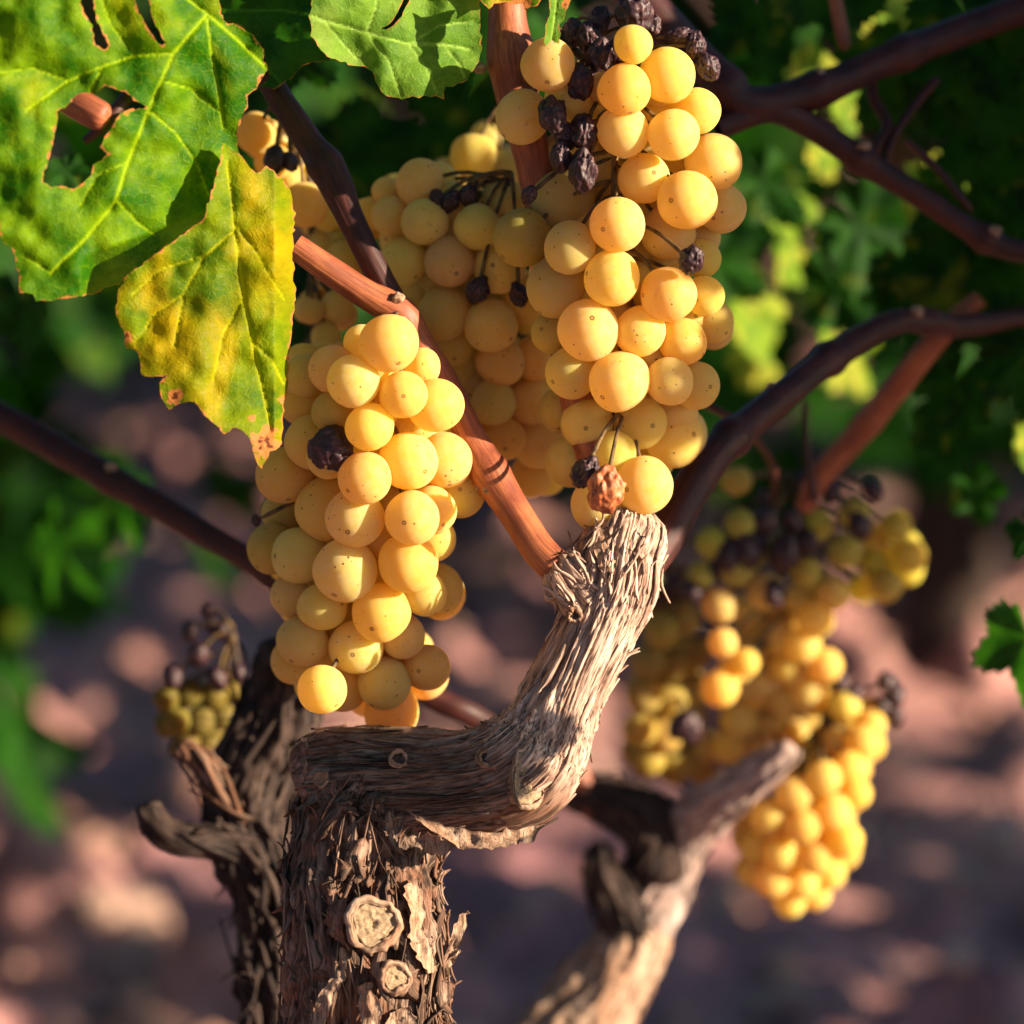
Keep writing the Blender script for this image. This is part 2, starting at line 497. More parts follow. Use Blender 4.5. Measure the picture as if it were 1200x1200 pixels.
def raisin_mat(name, a, b_, c_):
    m, nt, b = newmat(name)
    tc = N(nt, 'ShaderNodeTexCoord')
    n1 = noise(nt, tc.outputs['Object'], 2.2, 5, .65)
    c = ramp(nt, n1, [(.35, a), (.55, b_), (.72, c_)])
    nt.links.new(c, b.inputs['Base Color'])
    b.inputs['Roughness'].default_value = .45
    b.inputs['Specular IOR Level'].default_value = .45
    bump(nt, b, n1, .5, .0008)
    return m

M_RAISIN = raisin_mat('shrivelled_black_grape', (.012, .006, .009), (.04, .016, .022), (.16, .07, .07))
M_ROT = raisin_mat('split_brown_grape', (.12, .03, .012), (.55, .16, .05), (.75, .34, .15))

m, nt, b = newmat('bunch_stem')
b.inputs['Base Color'].default_value = (.09, .045, .02, 1); b.inputs['Roughness'].default_value = .7
tcn = N(nt, 'ShaderNodeTexCoord'); nn_ = noise(nt, tcn.outputs['Object'], 300, 3)
nt.links.new(ramp(nt, nn_, [(.35, (.03, .015, .01)), (.6, (.16, .10, .03))]), b.inputs['Base Color'])
M_STEM = m

m, nt, b = newmat('cut_wood')
bc = attr(nt, 'bc')
n1 = noise(nt, bc, .9, 4, .6); n2 = noise(nt, bc, 4.5, 3, .6)
c = ramp(nt, n1, [(.3, (.20, .13, .075)), (.6, (.44, .33, .20)), (.8, (.52, .42, .28))])
c = mixc(nt, ramp(nt, n2, [(.36, .8), (.48, 0)]), c, (.08, .045, .025))
nt.links.new(c, b.inputs['Base Color']); b.inputs['Roughness'].default_value = .9
bump(nt, b, n2, .5, .0006)
M_CUT = m

m, nt, b = newmat('reddish_soil')
tcn = N(nt, 'ShaderNodeTexCoord')
ob = tcn.outputs['Object']
n1 = noise(nt, ob, 2.5, 5, .6); n2 = noise(nt, ob, 26, 5, .65); n3 = noise(nt, ob, 120, 3, .6)
c = ramp(nt, n1, [(.35, (.31, .145, .175)), (.62, (.54, .285, .24))])
c = mixc(nt, ramp(nt, n2, [(.40, .6), (.56, 0)]), c, (.17, .08, .085))
c = mixc(nt, ramp(nt, n2, [(.58, 0), (.70, .7)]), c, (.56, .38, .32))
nt.links.new(c, b.inputs['Base Color']); b.inputs['Roughness'].default_value = .95
bump(nt, b, n3, .8, .006)
M_SOIL = m

m, nt, b = newmat('soil_stones')
tcn = N(nt, 'ShaderNodeTexCoord'); oi = N(nt, 'ShaderNodeObjectInfo')
n1 = noise(nt, tcn.outputs['Object'], 5.0, 3, .5); n2 = noise(nt, tcn.outputs['Object'], 70, 4, .6)
c = ramp(nt, n1, [(.35, (.36, .19, .14)), (.5, (.55, .33, .24)), (.66, (.62, .46, .38))])
c = mixc(nt, ramp(nt, n2, [(.38, .5), (.55, 0)]), c, (.15, .08, .06))
nt.links.new(c, b.inputs['Base Color']); b.inputs['Roughness'].default_value = .9
bump(nt, b, n2, .6, .004)
M_STONE = m

# ------------------------------------------------------------------ ground
def ground_h(x, y):
    h = (fbm(x / .9, y / .9, 0 * x, 3, 3) - .5) * .07
    h = h + (fbm(x / .16, y / .16, 0 * x, 8, 3) - .5) * .06
    c = vn(x / .045, y / .045, 0 * x, 21); h = h + np.clip(c - .45, 0, 1) * .10; c = vn(x / .09, y / .09, 0 * x, 25); h = h + np.clip(c - .6, 0, 1) * .10
    return h
def axis(lo, hi, fl, fh, fine, grow):
    a = [fl]
    while a[-1] < fh: a.append(a[-1] + fine)
    s = fine
    while a[-1] < hi: s *= grow; a.append(a[-1] + s)
    s = fine
    while a[0] > lo: s *= grow; a.insert(0, a[0] - s)
    return np.array(a)
gx = axis(-150, 150, -1.3, 1.6, .014, 1.12); gy = axis(-60, 300, 1.6, 4.6, .014, 1.12)
GX, GY = np.meshgrid(gx, gy, indexing='ij')
near = np.exp(-((GX / 14) ** 2 + ((GY - 3) / 16) ** 2))
GZ = ground_h(GX, GY) * near
nx, ny = len(gx), len(gy)
i = np.arange(nx - 1)[:, None] * ny; j = np.arange(ny - 1)[None]
a = (i + j).ravel(); f = np.stack([a, a + ny, a + ny + 1, a + 1], 1)
g = MB(); g.add(np.stack([GX, GY, GZ], -1).reshape(-1, 3), f)
go = g.build('ground', M_SOIL, None, (0, 0, 0)); tag(go, kind='structure')

def ico(sub):
    import bmesh
    bm = bmesh.new(); bmesh.ops.create_icosphere(bm, subdivisions=sub, radius=1)
    v = np.array([x.co[:] for x in bm.verts]); f = np.array([[q.index for q in t.verts] for t in bm.faces]); bm.free()
    return v, f
ICO1, ICO2, ICO3, ICO4 = ico(2), ico(3), ico(4), ico(5)
st = MB(); rng = random.Random(5)
for q in range(4200):
    y = 1.7 + 4.2 * rng.random() ** 1.2; x = rng.uniform(-1.0, 1.3) * (y / 2.6)
    s = .004 + .015 * rng.random() ** 2.6
    v, f = ICO1
    d = .75 + .5 * vn(v[:, 0] * 1.6 + q, v[:, 1] * 1.6, v[:, 2] * 1.6, q % 97)
    v = v * d[:, None] * np.array([s * rng.uniform(.7, 1.4), s * rng.uniform(.7, 1.4), s * rng.uniform(.5, .9)])
    z = float(ground_h(np.array([x]), np.array([y]))[0])
    st.add(v + np.array([x, y, z + s * .2]), f)
so = st.build('stones', M_STONE, None, (0, 2.5, 0), smooth=False)
tag(so, 'small pale stones and clods scattered over the reddish soil', 'stones', kind='stuff')

# ------------------------------------------------------------------ the main vine: woody arms
def path(lst):
    return [(P(x, y, d), RW(r, d)) for x, y, d, r in lst]

vine = empty('grapevine', Vector(P(520, 2250, 560)), label='gnarled old grapevine in sharp focus with twisted peeling bark in the centre', cat='grapevine', group='grapevines')
nrng = random.Random(11)

# buried foot that carries the arms
sw = Sweep(path([(520, 2420, 560, 170), (520, 2200, 540, 150), (515, 1950, 480, 130), (500, 1750, 400, 105)]), .004)
mb = MB(); v, f, bc = sw.mesh(90, bark_disp(2)); mb.add(v, f, bc); mb.build('trunk', M_BARK, vine)

# in-focus arm: lower column, horizontal knee, diagonal, head
mb = MB()
def hollow(v, centers):
    for (c, n, rad, depth) in centers:
        d = np.linalg.norm(v - np.array(c), axis=1)
        w = np.clip(1.5 - d / rad, 0, 1); w = np.clip(w * 2, 0, 1)
        v = v - np.array(n)[None] * (w * depth)[:, None]
    return v
col = Sweep(path([(500, 1780, 400, 100), (470, 1500, 170, 96), (440, 1300, 40, 92), (428, 1200, 8, 88), (428, 1110, 0, 84), (424, 1030, 20, 80), (432, 962, 44, 80), (438, 915, 52, 66), (442, 885, 56, 40)]), .00042, False, True)
v, f, bc = col.mesh(400, bark_disp(5, plate=1.7, lump=2.6, rough=.9, fib=.55, fw=.8, pw=3.2, ul=22, crumple=1.1))
KN = [(P(437, 1083, -84), -FWD, RW(40, 0), .0045), (P(463, 1146, -84), -FWD, RW(22, 0), .005)]
v = hollow(v, KN)
mb.add(v, f, bc)
knee = Sweep(path([(352, 925, 66, 40), (372, 918, 60, 54), (420, 917, 46, 60), (500, 920, 24, 60), (560, 917, 0, 57), (606, 903, -10, 61), (632, 872, -2, 52), (652, 830, 0, 43), (678, 778, 2, 40), (703, 728, 8, 43), (717, 690, 14, 49), (724, 655, 26, 46), (736, 625, 40, 43), (742, 598, 52, 36)]), .00042, True, True, twist=6)
v, f, bc = knee.mesh(330, bark_disp(8, plate=1.15, lump=1.3, rough=.18, fib=.85, fw=.75, pw=1.7, ul=85, warp=2.2))
KN2 = [(P(617, 917, -60), -FWD, RW(20, 0), .0012)]
v = hollow(v, KN2)
mb.add(v, f, bc)
# spur under the cane
spur = Sweep(path([(705, 715, 0, 38), (680, 690, -6, 30), (666, 675, -8, 27), (650, 656, -2, 24)]), .0005, True, True)
v, f, bc = spur.mesh(160, bark_disp(18, plate=1.2, rough=.9)); mb.add(v, f, bc)
rr = random.Random(3)
mm = .001
# lower column: coarse flakes
ribbons(mb, col, 120, rr, 7 * mm, 24 * mm, 2.5 * mm, 8.5 * mm, 4.5 * mm, 0, 2.0, .55, .97, cross=.5, base=.0010)
ribbons(mb, col, 60, rr, 5 * mm, 13 * mm, .5 * mm, 2.0 * mm, 3 * mm, 0, 1.6, .55, .97, cross=.9, base=.0012)
# limb, diagonal, head: finer fibres
ribbons(mb, knee, 30, rr, 18 * mm, 50 * mm, 1.4 * mm, 4.0 * mm, 1.4 * mm, 0, 2.4, .03, .95, base=.0005, straight=.25)
ribbons(mb, knee, 35, rr, 12 * mm, 45 * mm, .25 * mm, .8 * mm, 1.6 * mm, 0, 2.4, .03, .95, base=.0006, straight=.3)
ribbons(mb, knee, 16, rr, 14 * mm, 36 * mm, .3 * mm, 1.2 * mm, 4.5 * mm, math.pi * .5, .9, .40, .70, base=.0006, straight=.3)
ribbons(mb, knee, 50, rr, 5 * mm, 14 * mm, .4 * mm, 1.6 * mm, 4 * mm, 0, 3.1, .80, .93, cross=.6, base=.0012)
ribbons(mb, spur, 30, rr, 3 * mm, 8 * mm, 1.0 * mm, 3.0 * mm, 3 * mm, 0, 3.1, .35, .98, cross=.5, base=.0006)
ribbons(mb, col, 200, rr, 6 * mm, 25 * mm, .2 * mm, .7 * mm, 2.5 * mm, 0, 2.0, .55, .97, cross=.3, base=.0016)
ribbons(mb, knee, 120, rr, 8 * mm, 26 * mm, .2 * mm, .6 * mm, 1.8 * mm, 0, 2.4, .03, .5, base=.0009, straight=.5)
arm = mb.build('arm', M_BARK, vine)
vco = np.empty(len(arm.data.vertices) * 3, np.float32); arm.data.vertices.foreach_get('co', vco); vco = vco.reshape(-1, 3) + np.array(arm.location + vine.location)
p0_ = np.array(P(600, 905, 0)); dr_ = np.array(P(690, 740, 0)) - p0_; dr_ /= np.linalg.norm(dr_)
tone = np.clip(((vco - p0_) @ dr_) / RW(45, 0) + .35, 0, 1)
tone = np.maximum(tone, .25 * (fbm(vco[:, 0] * 90, vco[:, 1] * 90, vco[:, 2] * 90, 3) > .55))
ta_ = arm.data.attributes.new('tone', 'FLOAT', 'POINT'); ta_.data.foreach_set('value', tone.astype(np.float32))
arm['label'] = 'weathered arm rising, running level and turning up again'

def flap(name, poly, dpf, mat, parent, thick=.0009, seed=0, curl=0.0):
    """thick bark flake traced at its own place: a grid between two edges"""
    A, B = poly
    n = 26; m = 9
    def res(L):
        L = np.array(L, float); s = np.concatenate([[0], np.cumsum(np.linalg.norm(np.diff(L[:, :2], axis=0), axis=1))])
        t = np.linspace(0, s[-1], n); return np.stack([np.interp(t, s, L[:, k]) for k in range(3)], 1)
    a, b2 = res(A), res(B)
    q = np.linspace(0, 1, m)[None, :, None]
    G = a[:, None] * (1 - q) + b2[:, None] * q
    G = G.reshape(-1, 3)
    G[:, :2] += (np.stack([vn(G[:, 0] / 6, G[:, 1] / 6, 0 * G[:, 0], seed), vn(G[:, 0] / 6, G[:, 1] / 6, 0 * G[:, 0] + 5, seed)], 1) - .5) * 6
    G[:, 2] += (fbm(G[:, 0] / 12, G[:, 1] / 12, 0 * G[:, 0], seed + 3) - .5) * 14 + curl * (np.tile(np.linspace(0, 1, m), n) ** 2)
    v = PA(G[:, 0], G[:, 1], G[:, 2])
    v2 = v + np.array(FWD) * thick
    i = np.arange(n - 1)[:, None] * m; j = np.arange(m - 1)[None]
    x = (i + j).ravel(); f1 = np.stack([x, x + m, x + m + 1, x + 1], 1)
    K = n * m
    f2 = f1[:, ::-1] + K
    side = []
    ring = [k * m for k in range(n)] + [(n - 1) * m + k for k in range(1, m)] + [k * m + m - 1 for k in range(n - 2, -1, -1)] + [k for k in range(m - 2, 0, -1)]
    for k in range(len(ring)):
        p, r2 = ring[k], ring[(k + 1) % len(ring)]
        side.append((p, r2, r2 + K, p + K))
    mb = MB(); bcc = np.stack([G[:, 1] * .25, G[:, 0] * .25 + seed * 13, G[:, 2] * .25], 1)
    mb.add(np.vstack([v, v2]), np.vstack([f1, f2, np.array(side)]), np.vstack([bcc, bcc]))
    return mb.build(name, mat, parent)

# flakes that the photo shows standing off the arm
flap('bark_flake', ([(480, 952, -62), (520, 968, -70), (560, 975, -74), (600, 972, -70), (640, 966, -60)], [(488, 960, -60), (520, 985, -80), (548, 996, -84), (585, 994, -84), (622, 986, -74)]), 0, M_BARKP, arm, seed=4, curl=-8)
flap('bark_flake', ([(486, 985, -50), (500, 975, -58), (545, 985, -60)], [(500, 1000, -60), (515, 1004, -60), (535, 992, -66)]), 0, M_BARKP, arm, seed=5)
flap('bark_flake', ([(505, 1145, -20), (525, 1105, -16), (540, 1072, -14), (548, 1066, -14)], [(512, 1150, -20), (534, 1120, -16), (546, 1085, -14), (550, 1068, -14)]), 0, M_BARKP, arm, seed=6)
flap('bark_flake', ([(508, 1148, -26), (525, 1122, -24), (541, 1114, -22)], [(512, 1156, -26), (530, 1132, -24), (542, 1117, -22)]), 0, M_BARKP, arm, seed=7)
flap('bark_flake', ([(494, 1158, -30), (515, 1148, -34), (535, 1155, -30)], [(494, 1185, -30), (515, 1180, -34), (534, 1165, -30)]), 0, M_BARK, arm, seed=8)
flap('bark_flake', ([(400, 1110, -86), (392, 1140, -92), (372, 1170, -90), (362, 1215, -86)], [(408, 1118, -88), (402, 1150, -97), (388, 1180, -96), (370, 1220, -92)]), 0, M_BARKP, arm, seed=9)
flap('bark_flake', ([(342, 1130, -62), (350, 1165, -66), (350, 1215, -62)], [(398, 1118, -84), (385, 1165, -88), (366, 1215, -84)]), 0, M_BARK, arm, seed=10)
flap('bark_flake', ([(418, 1155, -92), (422, 1185, -98), (424, 1220, -96)], [(436, 1152, -94), (446, 1185, -102), (442, 1220, -98)]), 0, M_BARKP, arm, seed=12)
flap('bark_flake', ([(455, 1185, -90), (452, 1205, -94), (450, 1222, -94)], [(480, 1178, -90), (488, 1200, -94), (492, 1222, -94)]), 0, M_BARKP, arm, seed=13)
flap('bark_flake', ([(472, 1040, -72), (482, 1070, -80), (478, 1100, -80)], [(492, 1030, -62), (500, 1070, -66), (490, 1108, -72)]), 0, M_BARKP, arm, seed=14)
flap('bark_flake', ([(478, 1092, -76), (488, 1120, -82), (502, 1142, -70)], [(496, 1085, -66), (505, 1110, -66), (511, 1138, -52)]), 0, M_BARKP, arm, seed=15)
flap('bark_flake', ([(385, 1062, -78), (380, 1078, -84), (386, 1098, -84)], [(408, 1052, -92), (402, 1078, -96), (404, 1108, -94)]), 0, M_BARK, arm, seed=16)
flap('bark_flake', ([(695, 618, -4), (696, 642, -18), (702, 668, -30)], [(715, 616, -8), (712, 642, -22), (706, 672, -34)]), 0, M_BARKP, arm, seed=17)
flap('bark_flake', ([(728, 612, -4), (718, 642, -18), (706, 668, -34), (716, 672, -34)], [(750, 610, 2), (740, 642, -14), (734, 668, -26), (724, 676, -34)]), 0, M_BARKP, arm, seed=18)
flap('bark_flake', ([(355, 865, -30), (352, 885, -30), (354, 915, -34)], [(362, 868, -30), (358, 888, -32), (362, 915, -38)]), 0, M_BARK, arm, seed=19)

def knot(px, py, dp, r, tilt, arm_, ring=.34, aspect=1.0, out=4, label=None, mat=M_CUT, seed=0):
    """pruning wound: a sawn disc with a central crack inside a lip of callus"""
    c = np.array(P(px, py, dp)); rw = RW(r, dp)
    n = np.array(tilt, float); n /= np.linalg.norm(n)
    a = np.cross([0, 0, 1], n); a /= np.linalg.norm(a); b2 = np.cross(n, a)
    K, Q = 56, 12
    v = []; f = []; bcl = []
    for q in range(Q + 1):
        for k in range(K):
            t = 2 * math.pi * k / K; s = q / Q
            wob = 1 + .10 * math.sin(3 * t + seed) + .05 * math.sin(7 * t + 2 * seed)
            if q <= 9:
                rr_ = rw * q / 9 * wob
                h = rw * .10 * (vn(np.array([math.cos(t) * q * .6 + seed]), np.array([math.sin(t) * q * .6]), np.array([0.]), 3)[0] - .5)
                if q <= 1: h -= rw * .22 * (1.0 if math.cos(t) > -.2 else .3)
                h += rw * .04 * math.sin(q * 2.3)
            else:
                rr_ = rw * wob * (1 + .03 * (q - 9)); h = -(q - 9) * rw * .35
            p = c + (a * math.cos(t) * aspect + b2 * math.sin(t)) * rr_ + n * h
            v.append(p); bcl.append([math.cos(t) * rr_ * 1000 + seed * 9, math.sin(t) * rr_ * 1000, h * 300])
    for q in range(Q):
        for k in range(K):
            f.append((q * K + k, q * K + (k + 1) % K, (q + 1) * K + (k + 1) % K, (q + 1) * K + k))
    mb = MB(); mb.add(v, f, bcl)
    o = mb.build('pruning_scar', mat, arm_)
    if label: o['label'] = label
    if ring:
        K, Q = 80, 16; t = np.linspace(0, 2 * math.pi, K, endpoint=False)[:, None]; s = np.linspace(0, 2 * math.pi, Q, endpoint=False)[None]
        x = np.cos(t) * 4 + 0 * s; y = np.sin(t) * 4 + 0 * s
        tube_r = rw * ring * (.35 + .9 * vn(x * .6 + seed, y * .6, 0 * x, 4)) * (1 + .3 * vn(x * 1.2, y * 1.2, s * 2 + 0 * x, 6))
        Rr = rw * (1.08 + ring * .6) * (1 + .07 * np.sin(3 * t + seed) + .07 * (vn(x * 1.4, y * 1.4, 0 * x, seed + 40) - .5) * 2)
        rad = Rr + tube_r * np.cos(s); hh = tube_r * np.sin(s) * 1.1 - rw * .05 + (vn(x * 2, y * 2, s + 0 * x, 7) - .5) * rw * .12
        v = c + (a * np.cos(t)[..., None] * aspect + b2 * np.sin(t)[..., None]) * rad[..., None] + n * hh[..., None]
        i = np.arange(K)[:, None]; j = np.arange(Q)[None]
        A = (i * Q + j).ravel(); B = (((i + 1) % K) * Q + j).ravel(); C = (((i + 1) % K) * Q + (j + 1) % Q).ravel(); D = (i * Q + (j + 1) % Q).ravel()
        bcc = np.stack([(t * rw * 1000 + 0 * s).ravel(), (s * rw * 300 + 0 * t).ravel(), (0 * s * t).ravel() + seed * 7], 1)
        mb = MB(); mb.add(v.reshape(-1, 3), np.stack([A, B, C, D], 1), bcc)
        ro = mb.build('callus_ring', M_BARKP, arm_)
    return o
nF = -np.array(FWD)
knot(437, 1083, -98, 24, nF + np.array([.22, 0, .25]), arm, .22, seed=1, label='sawn round pruning scar with a cracked heart')
knot(463, 1146, -96, 13, nF + np.array([.35, 0, .05]), arm, .34, seed=2)
knot(617, 915, -70, 30, nF + np.array([.75, 0, .1]), arm, .10, aspect=.62, seed=3, label='long oval pruning scar facing right')
knot(467, 889, -34, 7, nF + np.array([.3, 0, .4]), arm, .35, seed=4, mat=M_BARKD)
knot(573, 888, -64, 9, nF + np.array([.2, 0, .4]), arm, .35, seed=5, mat=M_BARKD)
knot(376, 913, -12, 6, nF + np.array([-.5, 0, .1]), arm, .4, seed=6)
knot(375, 932, -10, 5, nF + np.array([-.5, 0, .1]), arm, .4, seed=7)
knot(645, 695, -22, 5, nF + np.array([-.4, 0, -.2]), arm, .5, seed=8)
knot(673, 721, -44, 5, nF + np.array([0, 0, -.2]), arm, .6, seed=9, mat=M_BARKD)

def wood(name, lst, mat, parent, seed, plate=1.2, nv=110, step=.0011, nrib=60, lift=4, cap0=True, rough=.8, lump=2.0, label=None):
    sw = Sweep(path(lst), step, cap0, True)
    mb = MB(); v, f, bc = sw.mesh(nv, bark_disp(seed, plate=plate, rough=rough, lump=lump)); mb.add(v, f, bc)
    ribbons(mb, sw, nrib, random.Random(seed), 10 * mm, 40 * mm, 1 * mm, 4 * mm, lift * mm, 0, 3.1, .1, .98, cross=.4)
    o = mb.build(name, mat, parent)
    if label: o['label'] = label
    return o, sw
# left, out-of-focus arm
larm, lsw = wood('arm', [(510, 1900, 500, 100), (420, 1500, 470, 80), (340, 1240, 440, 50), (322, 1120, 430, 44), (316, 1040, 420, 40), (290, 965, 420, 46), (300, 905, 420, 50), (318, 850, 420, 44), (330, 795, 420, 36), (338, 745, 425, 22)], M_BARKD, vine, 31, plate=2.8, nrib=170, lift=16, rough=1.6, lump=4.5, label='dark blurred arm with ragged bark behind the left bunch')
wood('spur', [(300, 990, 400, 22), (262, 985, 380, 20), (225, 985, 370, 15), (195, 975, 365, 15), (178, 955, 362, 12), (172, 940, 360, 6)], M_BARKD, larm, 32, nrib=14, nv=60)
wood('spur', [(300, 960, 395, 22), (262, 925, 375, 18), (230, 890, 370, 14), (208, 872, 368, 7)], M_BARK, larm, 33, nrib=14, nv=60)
# right, out-of-focus arm
rarm, rsw = wood('arm', [(520, 1950, 560, 100), (500, 1560, 700, 85), (590, 1340, 800, 70), (655, 1240, 850, 58), (700, 1170, 862, 50), (735, 1115, 866, 42), (755, 1070, 868, 34)], M_BARKP, vine, 41, plate=1.8, nrib=60, lift=5, label='pale blurred arm at the lower right that forks')
wood('spur', [(745, 1110, 870, 30), (768, 1060, 868, 30), (793, 1000, 860, 29), (815, 962, 830, 28), (860, 928, 765, 24), (905, 894, 720, 18), (930, 872, 700, 10)], M_SUNLIT_WOOD, rarm, 42, nrib=20, nv=70, rough=.8, lump=1.8, label='pale spur pointing up to the right')
wood('spur', [(800, 985, 850, 16), (828, 940, 830, 16), (860, 912, 815, 12)], M_SUNLIT_WOOD, rarm, 43, nrib=5, nv=50, rough=.3, lump=.5)
wood('spur', [(745, 1120, 850, 30), (722, 1060, 842, 26), (706, 1015, 840, 20), (700, 985, 842, 8)], M_BARKD, rarm, 44, nrib=20, nv=60)
wood('spur', [(770, 1040, 860, 34), (772, 985, 850, 34), (748, 955, 842, 32), (712, 938, 842, 26), (672, 928, 850, 18), (645, 925, 855, 12)], M_BARKD, rarm, 45, nrib=30, nv=60)

# ------------------------------------------------------------------ canes
def cane(lst, mat, parent, nodes=(), seed=0, name='cane', nv=72, step=.0008, label=None):
    sw = Sweep(path(lst), step, False, True)
    for (t, amp) in nodes:
        uu = t * sw.L
        sw.r = sw.r * (1 + amp * np.exp(-((sw.u - uu) / (sw.r.mean() * .9)) ** 2))
    def dsp(u, cx, cy, th):
        return (1 - np.abs(2 * vn(u / 60, cx / 1.0, cy / 1.0, seed) - 1)) * .16 + (fbm(u / 12, cx / 4, cy / 4, seed + 3) - .5) * .5
    mb = MB(); v, f, bc = sw.mesh(nv, dsp); mb.add(v, f, bc)
    o = mb.build(name, mat, parent)
    if label: o['label'] = label
    return o, sw
def bud(px, py, dp, r, parent, seed=0):
    v, f = ICO2
    d = .7 + .6 * vn(v[:, 0] * 2 + seed, v[:, 1] * 2, v[:, 2] * 2, 5)
    mb = MB(); w = v * d[:, None] * RW(r, dp) * np.array([1, .9, .8]) + np.array(P(px, py, dp))
    mb.add(w, f, v * 4 + seed); return mb.build('bud', M_BARKP, parent)

cA, _ = cane([(345, 288, 10, 15), (385, 316, 14, 16), (430, 345, 22, 17), (466, 366, 30, 19), (488, 398, 42, 17), (520, 450, 52, 17.5), (552, 515, 48, 18.5), (583, 568, 34, 21), (606, 605, 20, 19), (632, 645, 4, 20), (660, 672, -8, 21)], M_CANE, vine, [(.30, .1), (.70, .12)], 1, label='reddish brown cane running diagonally between the two front bunches')
bud(466, 349, 12, 8, cA, 1); bud(472, 374, 14, 6, cA, 2); bud(562, 571, 30, 6, cA, 3); bud(573, 574, 20, 7, cA, 4)
cB, _ = cane([(300, 60, 90, 16), (325, 110, 80, 15), (358, 160, 70, 16), (388, 205, 60, 20), (410, 255, 45, 16), (438, 312, 40, 15), (466, 362, 40, 14)], M_CANE_DK, vine, [(.45, .15)], 2)
cC, _ = cane([(594, -60, 60, 21), (594, 10, 60, 21), (598, 60, 60, 26), (606, 110, 62, 25), (625, 190, 66, 21), (645, 300, 70, 20), (675, 450, 66, 22), (706, 560, 50, 24), (716, 640, 30, 26)], M_CANE, vine, [(.18, .1)], 3, label='upright brown cane behind the centre bunch')
bud(563, 80, 50, 8, cC, 7)
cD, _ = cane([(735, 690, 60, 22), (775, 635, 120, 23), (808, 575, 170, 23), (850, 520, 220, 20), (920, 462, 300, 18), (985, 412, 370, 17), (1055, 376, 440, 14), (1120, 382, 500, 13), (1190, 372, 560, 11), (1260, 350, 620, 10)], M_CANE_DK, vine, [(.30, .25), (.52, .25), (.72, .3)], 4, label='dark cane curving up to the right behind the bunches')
cE, _ = cane([(700, -60, 330, 24), (760, 10, 330, 24), (830, 80, 330, 21), (878, 122, 330, 21), (960, 104, 360, 19), (1050, 66, 390, 18), (1130, 35, 420, 18), (1230, 0, 440, 18)], M_CANE_DK, vine, [(.33, .3), (.52, .22), (.7, .25)], 5, label='shade-darkened cane crossing the upper right')
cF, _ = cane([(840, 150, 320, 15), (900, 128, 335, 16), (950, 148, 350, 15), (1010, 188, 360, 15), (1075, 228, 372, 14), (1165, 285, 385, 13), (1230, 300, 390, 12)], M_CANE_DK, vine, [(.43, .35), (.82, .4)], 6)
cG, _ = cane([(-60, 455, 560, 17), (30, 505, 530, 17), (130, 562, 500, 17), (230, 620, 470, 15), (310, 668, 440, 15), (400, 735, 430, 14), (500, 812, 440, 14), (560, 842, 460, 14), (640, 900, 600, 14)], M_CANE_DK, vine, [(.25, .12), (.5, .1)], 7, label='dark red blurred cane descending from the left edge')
cH, _ = cane([(655, 870, 820, 13), (672, 900, 830, 14), (690, 935, 835, 15), (700, 955, 840, 14)], M_CANE, rarm, [], 8)
cI, _ = cane([(1150, 350, 540, 10), (1115, 380, 550, 12), (1085, 412, 560, 14), (1050, 455, 600, 15), (1000, 515, 640, 15), (960, 560, 660, 14), (940, 600, 670, 10)], M_CANE, vine, [(.6, .15)], 9)
cJ, _ = cane([(50, 96, -140, 15), (84, 118, -158, 17), (108, 131, -166, 18), (128, 142, -168, 17)], M_CANE, vine, [], 10, label='short cane stub seen through the hole of the leaf')
cK, _ = cane([(100, 166, -150, 5), (118, 150, -156, 6), (140, 125, -150, 7), (165, 90, -130, 7)], M_CANE_DK, vine, [], 11, nv=30)
bud(1012, 172, 345, 9, cF, 8); bud(1165, 272, 372, 9, cF, 9); bud(905, 455, 290, 9, cD, 10); bud(830, 540, 180, 8, cD, 11); bud(1075, 365, 440, 8, cD, 12); bud(130, 548, 488, 8, cG, 13); bud(960, 86, 350, 8, cE, 14)
# thin tendrils and shoots on the upper right
for k, L in enumerate([
    [(1035, 200, 380, 5), (1045, 165, 390, 5), (1075, 120, 400, 5), (1100, 90, 410, 5)],
    [(1010, 190, 375, 6), (1040, 150, 400, 7), (1022, 110, 410, 6), (1030, 70, 420, 5)],
    [(1062, 165, 375, 4), (1100, 200, 375, 4), (1140, 250, 378, 4)],
    [(975, -20, 420, 7), (985, 30, 415, 8), (992, 60, 410, 6)],
    [(820, 470, 300, 5), (870, 500, 380, 5), (905, 545, 560, 4), (905, 590, 700, 4)],
    [(945, 470, 640, 4), (946, 530, 640, 4), (955, 590, 650, 6)]]):
    cane(L, M_CANE_DK if k != 3 else M_CANE, vine, [], 20 + k, name='tendril', nv=24, step=.0016)

